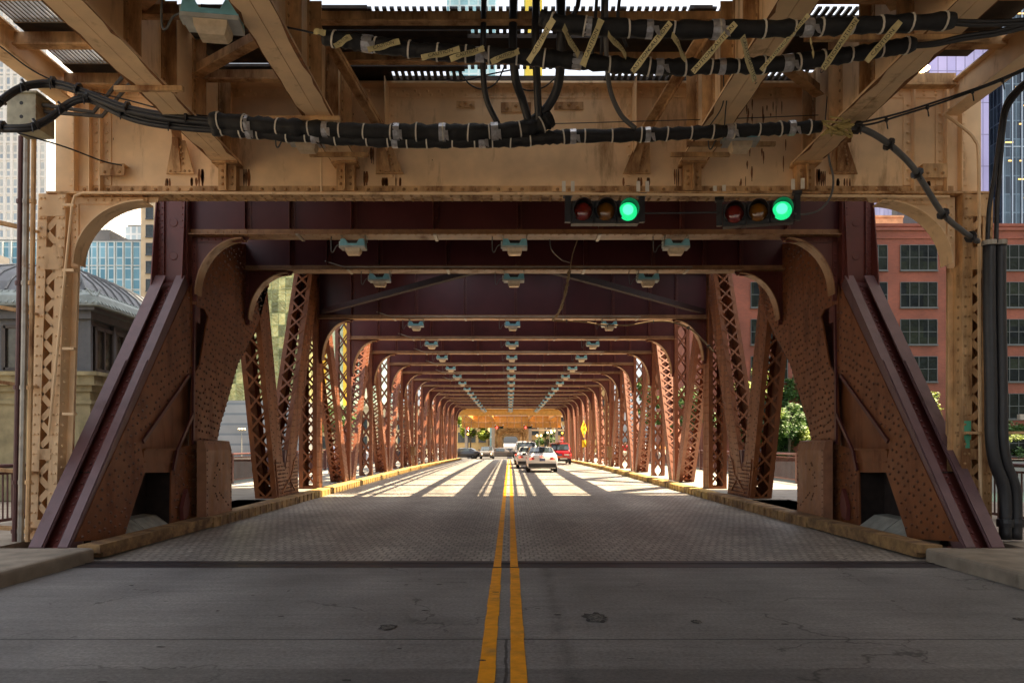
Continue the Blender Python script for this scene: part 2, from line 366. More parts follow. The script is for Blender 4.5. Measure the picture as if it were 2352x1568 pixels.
def strip(x0, x1, ys, dz=0.0):
    m = MB()
    for a, c in zip(ys[:-1], ys[1:]):
        m.quad((x0, a, gz(a) + dz), (x1, a, gz(a) + dz), (x1, c, gz(c) + dz), (x0, c, gz(c) + dz))
    return m
GROUNDM = mat('city_ground', (0.20, 0.19, 0.18), 0.9, var=0.2, scale=0.5)
g = MB()
for y0, y1 in ((-300, 26.0), (93.5, 4000)):
    g.quad((-3000, y0, -0.62), (3000, y0, -0.62), (3000, y1, -0.62), (-3000, y1, -0.62))
g.quad((-3000, 26.0, -0.62), (3000, 26.0, -0.62), (3000, 26.0, -6), (-3000, 26.0, -6))
g.quad((-3000, 93.5, -6), (3000, 93.5, -6), (3000, 93.5, -0.62), (-3000, 93.5, -0.62))
struct('ground', g, GROUNDM)
# near bank paving stands at street level
WATERM = mat('river_water', (0.03, 0.06, 0.05), 0.08, var=0.2, scale=0.6, bump=0.5, bscale=1.2)
struct('water', MB().quad((-3000, 25.9, -4.5), (3000, 25.9, -4.5), (3000, 93.6, -4.5), (-3000, 93.6, -4.5)), WATERM)
struct('road', MB().box(-KX - 0.1, KX + 0.1, -60, 10.10, -0.5, 0), ROADM)
struct('expansion_joint', MB().box(-KX - 0.3, KX + 0.3, 10.10, 10.40, -0.3, 0.004).box(-KX - 0.3, KX + 0.3, 10.405, 10.425, -0.3, 0.012).box(-KX - 0.3, KX + 0.3, 10.43, 10.66, -0.3, 0.003), STEELJ)
ysd = [10.66] + [12 + 4 * i for i in range(21)]
ysd[-1] = 93.5
dk = strip(-KX - 0.35, KX + 0.35, ysd)
dk.box(-KX - 0.35, KX + 0.35, 10.66, 44, -0.5, -0.03)
struct('bridge_roadway', dk, DECKM)
ASPH = mat('asphalt', (0.075, 0.07, 0.066), 0.85, var=0.2, scale=2, bump=0.3, bscale=80)
struct('cross_street', MB().quad((-250, 93.5, gz(93.5) - 0.0), (250, 93.5, gz(93.5)), (250, 112, gz(112)), (-250, 112, gz(112))).quad((-7, 112, gz(112)), (7, 112, gz(112)), (7, 500, gz(112)), (-7, 500, gz(112))), ASPH)
# double yellow line
ln = MB()
ysl = [-6, 2.5, 6.42, 8.2, 10.25]
rl = random.Random(3)
for xa, xb in ((-0.235, -0.110), (0.005, 0.125)):
    n = 40; yy = [-6 + 16.09 * i / n for i in range(n + 1)]
    for a, c in zip(yy[:-1], yy[1:]):
        e = [rl.uniform(-0.004, 0.004) for _ in range(2)]
        ln.quad((xa + e[0], a, 0.004), (xb + e[1], a, 0.004), (xb + e[1], c, 0.004), (xa + e[0], c, 0.004))
for xa, xb in ((-0.225, -0.120), (0.005, 0.112)):
    s_ = strip(xa, xb, ysd, 0.005); ln.add(s_.v, s_.f)
    ln.box(xa, xb, 10.11, 10.65, 0.0125, 0.0135)
struct('road_marking', ln, YLINE)
# broken patches of the concrete
POTM = mat('broken_concrete', (0.11, 0.10, 0.088), 0.95, var=0.85, scale=34, bump=1.0, bscale=45)
POTD = mat('broken_concrete_edge', (0.055, 0.05, 0.045), 0.95, var=0.4, scale=30, bump=1.0, bscale=60)
rp_ = random.Random(11)
for px, py, rx, ry in ((890, 1440, 0.085, 0.10), (1366, 1418, 0.115, 0.20), (1598, 1427, 0.05, 0.07), (2340, 1421, 0.07, 0.05)):
    D = F * CH / (py - VY); c = at(px, py, D)
    for k, (mm, sc, zz) in enumerate(((POTD, 1.0, 0.0045), (POTM, 0.8, 0.0085))):
        n = 22; m = MB(); vs = []
        for i in range(n):
            q = 1 + rp_.uniform(-0.28, 0.22)
            vs.append((c.x + math.cos(6.283 * i / n) * rx * sc * q + 0.012 * k, c.y + math.sin(6.283 * i / n) * ry * sc * q - 0.02 * k, zz))
        m.add(vs, [tuple(range(n))])
        struct('road_patch', m, mm)
for k in range(26):
    D = rp_.uniform(4.9, 9.8); c = Vector((rp_.uniform(-0.62, 0.66) * D * 0.95, D, 0)); n = 9; rx, ry = rp_.uniform(0.012, 0.045), rp_.uniform(0.008, 0.03); m = MB()
    if abs(c.x) > KX - 0.2: continue
    m.add([(c.x + math.cos(6.283 * i / n) * rx * rp_.uniform(0.6, 1.2), c.y + math.sin(6.283 * i / n) * ry * rp_.uniform(0.6, 1.2), 0.0045) for i in range(n)], [tuple(range(n))])
    struct('road_chip', m, POTD)
# kerbs and pavements of the near bank
def kerbstone(sgn):
    m = MB(); x0 = KX * sgn; prof = [(0, 0), (0, 0.15), (0.012, 0.18), (0.045, 0.195), (0.34, 0.2), (0.34, -0.3), (0, -0.3)]
    pts = [(x0 + a * sgn, -40, b) for a, b in prof]
    m.prism(pts, (0, 40 + 10.62, 0)); return m
for sgn in (-1, 1):
    struct('kerb', kerbstone(sgn), CONC)
    m = MB().box(sgn * (KX + 0.35), sgn * 6.32, -40, 10.62, -0.3, 0.195).box(sgn * 6.33, sgn * 60, -40, 10.62, -0.3, 0.192)
    m.box(sgn * (XO + 0.3), sgn * 60, 10.63, 19.0, -0.3, 0.192).box(sgn * 6.0, sgn * (XO + 0.3), 10.63, 11.0, -0.4, -0.05)
    struct('pavement', m, CONC)
    m = MB()
    for a, c in zip(ysd[2:-1], ysd[3:]):
        m.prism([(sgn * (KX + 0.33) + BX, a, gz(a) + 0.17), (sgn * 10.75 + BX, a, gz(a) + 0.17), (sgn * 10.75 + BX, a, gz(a) - 0.25), (sgn * (KX + 0.33) + BX, a, gz(a) - 0.25)], (0, c - a, gz(c) - gz(a)))
    m.box(sgn * 7.5, sgn * 10.75 + BX, 19.0, 20.0, -0.2, 0.185)
    m.box(sgn * (KX + 0.33) + BX, sgn * (XO + 0.3) + BX, 16.6, 20.0, -0.2, 0.17)
    struct('bridge_pavement', m, WALK)
    m = MB().box(sgn * 7.2, sgn * 60, 93.5, 112 - 6, gz(93), gz(93) + 0.15); 
    m = MB().box(sgn * 7.2, sgn * 60, 112, 140, -0.6, gz(112) + 0.15)
    struct('far_pavement', m, WALK)
# ------------------------------------------------------------------ the bascule bridge
bridge = thing('bascule_bridge', (BX, 15.0, 0), 'dark maroon riveted steel truss bridge with low cross beams over the roadway', 'bridge')
BEAMS = [15.04, 18.08, 25.08, 30.0, 34.75, 39.8, 44.7, 49.6, 55.0, 59.9, 64.8, 69.9, 74.6, 79.5, 86.5, 90.2]
SOFF = 5.88
def tp(sgn, D, z, x): return Vector((BX + sgn * x, D, z))           # point in a truss plane

# cross beams with curved knee brackets
def floor_beam(i, D):
    m = MB(); w = XI + 0.1
    m.box(BX - w, BX + w, D - 0.012, D + 0.012, SOFF + 0.025, 7.45)
    o = m.build('cross_beam', MAROONF, bridge)
    f = MB().box(BX - w + 0.02, BX + w - 0.02, D - 0.21, D + 0.21, SOFF, SOFF + 0.022)
    f.box(BX - w + 0.05, BX + w - 0.05, D - 0.13, D - 0.013, SOFF + 0.022, SOFF + 0.04).box(BX - w + 0.05, BX + w - 0.05, D - 0.032, D - 0.013, SOFF + 0.022, SOFF + 0.15)
    f.box(BX - w + 0.02, BX + w - 0.02, D - 0.21, D + 0.21, 7.45, 7.475)
    if i < 4:
        x = -w + 0.1
        while x < w - 0.1:
            f.rivet((BX + x, D - 0.032, SOFF + 0.09), (0, -1, 0), 0.018); x += 0.16
            if i < 2: f.rivet((BX + x - 0.08, D - 0.17, SOFF), (0, 0, -1), 0.018)
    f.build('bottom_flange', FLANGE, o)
    far = MB()
    for x in (-5.45, -4.55, -3.3, -1.65, 0.05, 1.7, 3.35, 4.6, 5.5):
        s = MB() if i < 6 else far
        for k in (-1, 1):
            s.box(BX + x - 0.008, BX + x + 0.008, D + k * 0.012, D + k * 0.13, SOFF + 0.15, 7.43)
        s.box(BX + x + 0.008, BX + x + 0.10, D - 0.026, D - 0.0125, SOFF + 0.15, 7.43)
        if i < 5:
            z = SOFF + 0.22
            while z < 7.4: s.rivet((BX + x + 0.055, D - 0.026, z), (0, -1, 0), 0.02); z += 0.17
        if i < 6: s.build('stiffener', MAROON, o)
    if i >= 6: far.box(BX - w, BX + w, D + 0.0125, D + 0.016, SOFF + 0.5, 7.4).build('web_stiffening', MAROON, o)
    for sgn in (-1, 1):
        W, H = 0.95, (1.3 if i < 2 else 1.5)
        n = 14; arc = []
        for k in range(n + 1):
            t = math.pi / 2 * k / n
            arc.append((XI - 0.10 - W * (1 - math.cos(t)) , SOFF - H + 0.12 + (H - 0.16) * math.sin(t)))
        pts = [(XI, SOFF - H), (XI - 0.10, SOFF - H)] + arc + [(XI - W - 0.16, SOFF - 0.10), (XI - W - 0.22, SOFF - 0.001), (XI, SOFF - 0.001)]
        b = MB().prism([tp(sgn, D - 0.012, z, x) for x, z in pts], (0, 0.024, 0))
        # edge angles on the post and beam sides, with rivets
        b.box(BX + sgn * (XI - 0.001), BX + sgn * (XI - 0.10), D - 0.03, D - 0.013, SOFF - H + 0.02, SOFF - 0.012)
        b.box(BX + sgn * (XI - 0.11), BX + sgn * (XI - W - 0.1), D - 0.03, D - 0.013, SOFF - 0.11, SOFF - 0.012)
        if i < 3:
            z = SOFF - H + 0.1
            while z < SOFF - 0.1: b.rivet(tp(sgn, D - 0.03, z, XI - 0.05), (0, -1, 0), 0.02); z += 0.14
            x = XI - 0.2
            while x > XI - W: b.rivet(tp(sgn, D - 0.03, SOFF - 0.06, x), (0, -1, 0), 0.02); x -= 0.14
        bo = b.build('knee_bracket', MAROON, o)
        fl = MB()
        for (x0, z0), (x1, z1) in zip(arc[:-1], arc[1:]):
            dx, dz = x1 - x0, z1 - z0; L = math.hypot(dx, dz); nx, nz = -dz / L, dx / L
            if nx > 0: nx, nz = -nx, -nz
            nx, nz = (nx, nz)
            fl.prism([tp(sgn, D - 0.15, z0, x0), tp(sgn, D - 0.15, z1, x1), tp(sgn, D - 0.15, z1 + nz * 0.025, x1 + nx * 0.025), tp(sgn, D - 0.15, z0 + nz * 0.025, x0 + nx * 0.025)], (0, 0.30, 0))
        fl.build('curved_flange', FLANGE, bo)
    return o
for i, D in enumerate(BEAMS): floor_beam(i, D)

# laced box members in the truss plane
def laced(name, sgn, a, b, w, material, xi=XI, xo=XO, pitch=0.5, rivets=0.0, lace=True, dash=False, zig=True, lw=0.06):
    a = Vector((0, a[0], a[1])); b = Vector((0, b[0], b[1])); u = (b - a).normalized(); L = (b - a).length
    n = Vector((0, -u.z, u.y)); X = Vector((sgn, 0, 0)); O = Vector((BX, 0, 0))
    m = MB()
    for x in (xi + 0.012, xo - 0.012):
        m.bar(O + a + X * x, O + b + X * x, w, 0.024, n)
    ang = 0.11
    for k in (-1, 1):
        for x in (xi + 0.025 + ang / 2, xo - 0.025 - ang / 2):
            m.bar(O + a + X * x + n * k * (w / 2 - 0.010), O + b + X * x + n * k * (w / 2 - 0.010), 0.018, ang, n)
        if lace:
            q = 0.0; i = 0
            while q + pitch < L:
                for dr in ((0, 1), (1, 0)):
                    if not zig and (i % 2) != dr[0]: continue
                    p0 = O + a + u * (q + pitch * dr[0]) + X * (xi + 0.06) + n * k * (w / 2 + 0.006 + 0.005 * dr[0])
                    p1 = O + a + u * (q + pitch * dr[1]) + X * (xo - 0.06) + n * k * (w / 2 + 0.006 + 0.005 * dr[0])
                    m.bar(p0, p1, 0.010, lw, n)
                    if rivets and k == -1:
                        m.rivet(p0 + n * k * 0.006, n * k, 0.022); m.rivet(p1 + n * k * 0.006, n * k, 0.022)
                q += pitch; i += 1
            m.bar(O + a + X * (xi + xo) / 2 + n * k * (w / 2 - 0.004), O + a + u * max(0.12, L - q) + X * (xi + xo) / 2 + n * k * (w / 2 - 0.004), 0.012, xo - xi - 0.06, n)
    if rivets:
        q = 0.1
        while q < L:
            for c in ((-0.38, 0.38) if w < 0.45 else (-0.40, -0.22, 0.22, 0.40)):
                m.rivet(O + a + u * (q + (0.07 if abs(c) < 0.3 else 0)) + n * w * c + X * (xi - 0.0005), -X, rivets)
            q += 0.19
    if dash:      # riveted splice bars across a post
        q = 0.15
        while q < L:
            for c in (-0.3, -0.12, 0.12, 0.3): m.bar(O + a + u * q + n * w * (c - 0.05) + X * (xi - 0.006), O + a + u * q + n * w * (c + 0.05) + X * (xi - 0.006), 0.03, 0.012, u)
            m.bar(O + a + u * (q + 0.12) - n * w * 0.48 + X * (xi - 0.003), O + a + u * (q + 0.12) + n * w * 0.48 + X * (xi - 0.003), 0.008, 0.006, u)
            q += 0.26
    return m.build(name, material, bridge)

ZT = 7.7
for sgn in (-1, 1):
    # near V: leg one, leg two and the post at the third beam
    laced('truss_diagonal', sgn, (20.95, 0.05), (18.85, 7.2), 0.82, PLATE, rivets=0.023, pitch=0.55)
    laced('truss_diagonal', sgn, (21.55, 0.6), (24.7, 7.4), 0.80, PLATE, rivets=0.023, pitch=0.55)
    laced('truss_post', sgn, (25.1, -0.3), (25.1, ZT), 0.75, PLATE, dash=True, pitch=0.62)
    for D in BEAMS[3:]:
        laced('truss_post', sgn, (D, gz(D) - 0.3), (D, ZT), 0.30, TRUSS, pitch=0.72, lw=0.055, rivets=0.018 if D < 36 else 0)
    nodes = [(25.45, 1), (30.0, 0), (34.75, 1), (39.8, 0), (44.7, 1), (49.6, 0)]
    nodes2 = [(55.0, 0), (59.9, 1), (64.8, 0), (69.9, 1), (74.6, 0), (79.5, 1), (83.0, 0), (86.5, 1), (90.2, 0)]
    for nd in (nodes, nodes2):
        for (d0, t0), (d1, t1) in zip(nd[:-1], nd[1:]):
            p = (d0 + (0.42 if t0 == 0 else 0.15), ZT - 0.2 if t0 else gz(d0) - 0.2); q = (d1 - (0.42 if t1 == 0 else 0.15), ZT - 0.2 if t1 else gz(d1) - 0.2)
            if p[1] > q[1]: p, q = q, p
            laced('truss_diagonal', sgn, p, q, 0.55, TRUSS, pitch=0.40, lw=0.062, rivets=0.02 if d0 < 45 else 0)
    # chords
    c = MB().box(BX + sgn * XI, BX + sgn * XO, 15.4, 52.0, ZT + 0.05, ZT + 0.55); c.build('top_chord', MAROON, bridge)
    c = MB().box(BX + sgn * XI, BX + sgn * XO, 52.6, 93.4, ZT + 0.05, ZT + 0.55); c.build('top_chord', MAROON, bridge)
    # node plate where the two near legs meet
    nd = MB(); P = [(20.30, 1.25), (20.62, 0.02), (22.55, 0.02), (22.45, 0.55), (22.42, 1.35), (22.05, 1.15), (21.85, 0.78), (21.55, 0.62), (21.25, 0.78), (21.05, 1.15)]
    nd.prism([tp(sgn, d, z, XI - 0.0005) for d, z in P], (-sgn * 0.024, 0, 0))
    gridr = random.Random(5)
    d = 20.3
    while d < 22.6:
        z = 0.1
        while z < 1.4:
            q = (d + gridr.uniform(-0.025, 0.025) + (0.05 if int(z * 10) % 2 else 0), z)
            if inside(q, P) and edge_dist(q, P) > 0.04: nd.rivet(tp(sgn, q[0], q[1], XI - 0.0245), (-sgn, 0, 0), 0.026)
            z += 0.105
        d += 0.12
    nd.bar(tp(sgn, 20.85, 0.30, XI - 0.04), tp(sgn, 21.5, 0.62, XI - 0.04), 0.05, 0.03, (0, 0, 1)); nd.bar(tp(sgn, 21.62, 0.62, XI - 0.04), tp(sgn, 22.1, 0.30, XI - 0.04), 0.05, 0.03, (0, 0, 1))
    nd.build('gusset_plate', PLATE, bridge)
    MB().prism([tp(sgn, d, z, XI + 0.02) for d, z in ((21.3, 1.5), (22.35, 1.5), (22.3, 1.0), (21.9, 0.62), (21.55, 0.5), (21.25, 0.7))], (sgn * 0.6, 0.0, 0)).build('node_cover', INCL, bridge)
    # ------- heel of the truss: raking end post, heavy riveted plates, recess
    xr = 1171 + (BX - XI) * 0     # polygons below were taken from the left truss
    K = (XI - BX) * F
    def dz(px, py):
        D = K / (VX - px); return (D, CH - (py - VY) * D / F)
    pa, pb = (10.86, 0.14), (14.72, 5.0)
    a3 = Vector((BX, *pa)); b3 = Vector((BX, *pb)); u = (b3 - a3).normalized(); n = Vector((0, -u.z, u.y)); X = Vector((sgn, 0, 0))
    e = MB()
    for x, w in ((XI + 0.085, 0.17), (XO - 0.11, 0.22)):
        e.bar(a3 + X * x + n * 0.02, b3 + X * x + n * 0.02, 0.035, w, n)                 # thick edge flanges
        e.bar(a3 + X * x + n * 0.05, a3 + (b3 - a3) * 0.62 + X * x + n * 0.05, 0.025, w - 0.03, n)
    e.bar(a3 + X * (XI + 0.03) - n * 0.1, b3 + X * (XI + 0.03) - n * 0.1, 0.26, 0.03, n); e.bar(a3 + X * (XO - 0.03) - n * 0.1, b3 + X * (XO - 0.03) - n * 0.1, 0.26, 0.03, n)
    ep = e.build('raking_end_post', INCL, bridge)
    e = MB()
    e.bar(a3 + X * (XI + XO) / 2 - n * 0.16, b3 + X * (XI + XO) / 2 - n * 0.16, 0.02, XO - XI - 0.14, n)   # sunken web
    for x in (XI + 0.22, XO - 0.26):
        e.bar(a3 + X * x - n * 0.14, b3 + X * x - n * 0.14, 0.02, 0.09, n)
        q = 0.1
        while q < (b3 - a3).length:
            e.rivet(a3 + u * q + X * x - n * 0.13, n, 0.026); e.rivet(a3 + u * (q + 0.05) + X * (x + (0.05 if x < XI + 0.3 else -0.05)) - n * 0.15, n, 0.022); q += 0.13
    e.box(BX + sgn * (XI - 0.05), BX + sgn * (XO + 0.1), 10.66, 11.2, 0.0, 0.14)
    e.build('sunken_web', MAROON, ep)  # kept darker than the strips, shade of the recess put into the colour
    # upright over it
    v = MB()
    v.box(BX + sgn * (XI + 0.0), BX + sgn * XO, 14.86, 14.90, 4.6, ZT + 0.5)
    v.box(BX + sgn * XI, BX + sgn * (XI + 0.13), 14.80, 14.86, 4.9, ZT + 0.5).box(BX + sgn * (XO - 0.13), BX + sgn * XO, 14.80, 14.86, 4.9, ZT + 0.5)
    v.box(BX + sgn * (XI + 0.035), BX + sgn * (XI + 0.06), 14.90, 15.5, 4.2, ZT + 0.5).box(BX + sgn * (XO - 0.03), BX + sgn * XO, 14.90, 15.5, 4.2, ZT + 0.5)
    z = 5.05
    while z < 7.6:
        for x in (XI + 0.04, XI + 0.095, XO - 0.04, XO - 0.095): v.rivet(tp(sgn, 14.80, z + (0.05 if x in (XI + 0.095, XO - 0.095) else 0), x), (0, -1, 0), 0.02)
        z += 0.13
    for z in (5.45, 6.12): v.lathe(tp(sgn, 14.86, z, (XI + XO) / 2), [(0.085, 0), (0.085, 0.008), (0.075, 0.012)], 16, (0, -1, 0))
    v.build('end_upright', MAROON, bridge)
    fo = MB().prism([tp(sgn, d, z, XI + 0.031) for d, z in ((14.62, 4.95), (14.8, 7.0), (14.88, 7.0), (14.88, 4.5), (14.7, 4.5))], (sgn * 0.02, 0, 0))
    fo.prism([tp(sgn, d, z, XO - 0.02) for d, z in ((14.50, 4.75), (14.6, 5.6), (14.8, 7.0), (14.88, 7.0), (14.88, 4.5), (14.7, 4.5))], (sgn * 0.02, 0, 0))
    fo.build('shoulder_plate', MAROON, bridge)
    # riveted plates
    def plate(name, pix, x, th, material, riv=None, rr=0.025, ang=0.0, edge=0.05, jit=0.03):
        P = [dz(*p) for p in pix]
        m = MB().prism([tp(sgn, d, z, x) for d, z in P], (sgn * th, 0, 0))
        if riv:
            rg = random.Random(2); ca, sa = math.cos(ang), math.sin(ang)
            i = -60
            while i < 60:
                j = -60
                while j < 60:
                    s_, t_ = i * riv, (j + (0.5 if i % 2 else 0)) * riv * 1.15
                    q = (14 + s_ * ca - t_ * sa + rg.uniform(-jit, jit), 3 + s_ * sa + t_ * ca + rg.uniform(-jit, jit))
                    if inside(q, P) and edge_dist(q, P) > edge and rg.random() > 0.06:
                        m.rivet(tp(sgn, q[0], q[1], x), (-sgn, 0, 0), rr)
                    j += 1
                i += 1
        return m, P
    m, _ = plate('x', [(172, 1243), (436, 655), (446, 690), (446, 850), (428, 868), (322, 1014), (335, 1078), (292, 1210), (285, 1236)], XI, 0.03, PLATE, 0.15, 0.029, 0.9)
    m.build('heel_plate', PLATE, bridge)
    m, _ = plate('x', [(438, 655), (449, 640), (449, 692), (446, 880), (441, 1020), (437, 1022), (440, 870)], XI - 0.016, 0.015, PLATE)
    m.build('post_web_plate', PLATE, bridge)
    m, P = plate('x', [(449, 640), (470, 560), (640, 560), (622, 640), (595, 738), (570, 790), (547, 834), (526, 909), (516, 943), (506, 974), (500, 1010), (480, 1187), (392, 1206), (394, 1080), (402, 1032), (437, 1022), (442, 870),
                       (446, 860), (459, 838), (474, 748), (479, 728), (470, 710), (452, 702)], XI, 0.03, PLATE, 0.155, 0.029, 0.35)
    m.build('heel_plate', PLATE, bridge)
    # rivets standing out along the edge of the big plate
    ed = [dz(*p) for p in ((622, 640), (595, 738), (570, 790), (547, 834), (526, 909), (516, 943), (506, 974), (500, 1010))]
    m = MB()
    for (d0, z0), (d1, z1) in zip(ed[:-1], ed[1:]):
        L = math.hypot(d1 - d0, z1 - z0)
        m.bar(tp(sgn, d0, z0, XI + 0.09), tp(sgn, d1, z1, XI + 0.09), 0.17, 0.02, (1, 0, 0))
        nn = Vector((0, z0 - z1, d1 - d0)).normalized()
        if nn.y < 0: nn = -nn
        q = 0.08
        while q < L:
            f_ = q / L
            m.tube([tp(sgn, d0 + (d1 - d0) * f_, z0 + (z1 - z0) * f_, XI + 0.05), tp(sgn, d0 + (d1 - d0) * f_, z0 + (z1 - z0) * f_, XI + 0.05) + nn * 0.075], 0.034, 6)
            q += 0.155
    m.build('rivet_row', RIVETM, bridge)
    for chain in (((430, 862), (324, 1014)), ((443, 700), (441, 870), (440, 1020)), ((440, 950), (404, 1032), (394, 1080))):
        m = MB(); C_ = [dz(*q) for q in chain]
        for (d0, z0), (d1, z1) in zip(C_[:-1], C_[1:]): m.bar(tp(sgn, d0, z0, XI - 0.035), tp(sgn, d1, z1, XI - 0.035), 0.07, 0.036, (0, 1, 0.2) if abs(d1 - d0) < 0.1 else (0, 0, 1))
        m.build('edge_shade_bar', MAROONF, bridge)  # dark bars in place of the shadow lines between the plates
    # set-back panels between the plates, and the outer faces
    m, _ = plate('x', [(446, 655), (446, 1085), (330, 1085), (322, 1014), (428, 860), (436, 700)], XI + 0.13, 0.02, PLATE); m.build('recessed_panel', PLATE, bridge)
    m, _ = plate('x', [(436, 660), (505, 660), (505, 860), (455, 1085), (425, 1085), (436, 860)], XI + 0.3, 0.02, BLACKM); m.build('slot_backing', MAROON, bridge)
    m, _ = plate('x', [(333, 1032), (404, 1032), (396, 1084), (332, 1084)], XI + 0.02, 0.06, PLATE)
    p0 = dz(331, 1032); p1 = dz(404, 1032); m.bar(tp(sgn, *p0, XI + 0.0), tp(sgn, *p1, XI + 0.0), 0.03, 0.05, (0, 0, 1))
    p0 = dz(331, 1060); p1 = dz(400, 1060); m.bar(tp(sgn, *p0, XI + 0.0), tp(sgn, *p1, XI + 0.0), 0.015, 0.04, (0, 0, 1))
    m.build('lintel_plate', PLATE, bridge)
    m, _ = plate('x', [(180, 1240), (436, 655), (500, 640), (625, 560), (590, 738), (520, 909), (498, 1010), (478, 1187)], XO - 0.03, 0.03, MAROON); m.build('outer_plate', MAROON, bridge)
    dark = mat('dark_recess_steel', (0.035, 0.022, 0.018), 0.8, var=0.3)  # near-black steel colour lining the recess
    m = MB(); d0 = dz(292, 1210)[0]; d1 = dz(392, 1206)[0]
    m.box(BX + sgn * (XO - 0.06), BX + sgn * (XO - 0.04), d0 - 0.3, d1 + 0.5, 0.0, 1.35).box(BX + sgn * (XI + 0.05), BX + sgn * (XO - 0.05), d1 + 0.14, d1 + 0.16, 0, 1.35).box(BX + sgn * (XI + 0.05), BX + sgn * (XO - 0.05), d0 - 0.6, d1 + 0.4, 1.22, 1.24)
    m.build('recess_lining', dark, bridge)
    m = MB().prism([tp(sgn, d0 - 0.15, z, x) for x, z in ((XI - 0.02, 0.02), (XI - 0.02, 0.12), (XI + 0.28, 0.34), (XO - 0.08, 0.36), (XO - 0.08, 0.02))], (0, (d1 - d0) * 0.52, 0))
    m.prism([tp(sgn, d0 - 0.15 + (d1 - d0) * 0.54, z, x) for x, z in ((XI - 0.02, 0.02), (XI - 0.02, 0.12), (XI + 0.28, 0.34), (XO - 0.08, 0.36), (XO - 0.08, 0.02))], (0, (d1 - d0) * 0.55, 0))
    m.build('sloping_concrete_block', mat('pale_block_concrete', (0.40, 0.40, 0.35), 0.9, var=0.2, bump=0.3), bridge)
    # rusty cover box standing next to the kerb
    xb = 6.22
    m = MB().prism([tp(sgn, 14.92, z, x) for x, z in ((xb + 0.19, 0.16), (xb, 0.16), (xb, 1.55), (xb + 0.05, 1.74), (xb + 0.19, 1.76))], (0, 1.36, 0))
    for d in [14.98 + 0.155 * k for k in range(9)]: m.rivet(tp(sgn, d, 1.70, xb + 0.05), (-sgn, 0, 0.3), 0.018)
    for k in range(11): m.rivet(tp(sgn, 14.97, 0.25 + 0.13 * k, xb), (-sgn, 0, 0), 0.018); m.rivet(tp(sgn, 16.24, 0.25 + 0.13 * k, xb), (-sgn, 0, 0), 0.018)
    rg = random.Random(4)
    for k in range(26):
        t = rg.random(); m.rivet(tp(sgn, 15.2 + 0.9 * abs(t - 0.5) * 2 * rg.choice((0.5, 1)) , 0.35 + 1.1 * t, xb), (-sgn, 0, 0), 0.02)
    m.box(BX + sgn * (xb - 0.012), BX + sgn * xb, 14.92, 16.28, 0.16, 0.24)
    m.build('cover_box', mat('rusty_cover_plate', (0.30, 0.135, 0.07), 0.45, var=0.25, scale=5, rust=0.55, rustcol=(0.34, 0.17, 0.075), streak=True, bump=0.3), bridge)
    m = MB().prism([tp(sgn, d, z, XI - 0.02) for d, z in ((14.42, 0.2), (14.62, 0.25), (14.70, 0.5), (14.6, 0.8), (14.48, 0.62), (14.40, 0.45))], (-sgn * 0.08, 0, 0)); m.build('foot_casting', MAROON, bridge)
    # kerb beams along the roadway
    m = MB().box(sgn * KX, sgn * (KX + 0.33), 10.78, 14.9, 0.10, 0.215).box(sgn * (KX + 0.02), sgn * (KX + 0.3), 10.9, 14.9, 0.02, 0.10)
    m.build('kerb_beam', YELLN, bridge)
    ye = [14.92 + 2.46 * k for k in range(33)]; m = MB()
    for a_, c_ in zip(ye[:-1], ye[1:]):
        if abs(a_ - ye[3]) < 0.01: m.build('kerb_beam', YELLN, bridge); m = MB()
        a_ += 0.01; c_ -= 0.01
        if c_ > 93: break
        m.prism([(sgn * KX, a_, gz(a_) - 0.03), (sgn * KX, a_, gz(a_) + 0.19), (sgn * (KX + 0.03), a_, gz(a_) + 0.215), (sgn * (KX + 0.36), a_, gz(a_) + 0.215), (sgn * (KX + 0.36), a_, gz(a_) - 0.03)], (0, c_ - a_, gz(c_) - gz(a_)))
        q = a_ + 0.3
        while q < c_: m.box(sgn * KX, sgn * (KX - 0.02), q, q + 0.05, gz(q) + 0.0, gz(q) + 0.19); q += 0.42
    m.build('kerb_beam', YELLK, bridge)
# bracing between the second and third beams
m = MB()
for sgn in (-1, 1):
    m.bar((BX + sgn * 0.4, 18.3, 6.12), (BX + sgn * 6.4, 24.9, 6.12), 0.16, 0.16)
m.build('sway_bracing', mat('dark_maroon', (0.03, 0.009, 0.010), 0.8, var=0.2), bridge)  # bracing in a darker, rougher maroon than the beams
# upper deck: closed over the tail, then track stringers, planks and ties with open gaps
m = MB().box(BX - 6.4, BX + 6.4, 12.6, 20.2, 7.60, 7.75).box(BX - 7.2, BX - 3.6, 20.201, 25.4, 7.60, 7.75); m.build('upper_deck_plate', WOODT, bridge)  # narrow left length is added out of view to shade the second leg
SH = 3.8
for xa, xb in ((-3.16, -2.84), (-1.74, -1.06), (-0.93, -0.87), (-0.63, -0.22), (0.60, 0.74), (0.93, 1.40), (-4.45, -4.38), (0.2, 0.26), (-8.9, -8.3), (-7.9, -7.7), (-7.2, -6.6), (-5.9, -5.2), (-4.95, -4.75)):
    MB().box(xa + SH, xb + SH, 20.21 if xa > -5 else 25.41, 92, 7.78, 7.95).build('track_stringer', WOODT, bridge)
y = 20.8; ry = random.Random(8)
while y < 92:
    for xa, xb in ((-5.3, -2.9), (-2.9, -0.2), (-0.3, 2.4), (-8.6, -6.3)):
        MB().box(xa + SH, xb + SH, y, y + 0.13, 7.96, 8.1).build('track_tie', WOODT, bridge)
    y += ry.choice((0.62, 0.7, 0.8, 1.3))
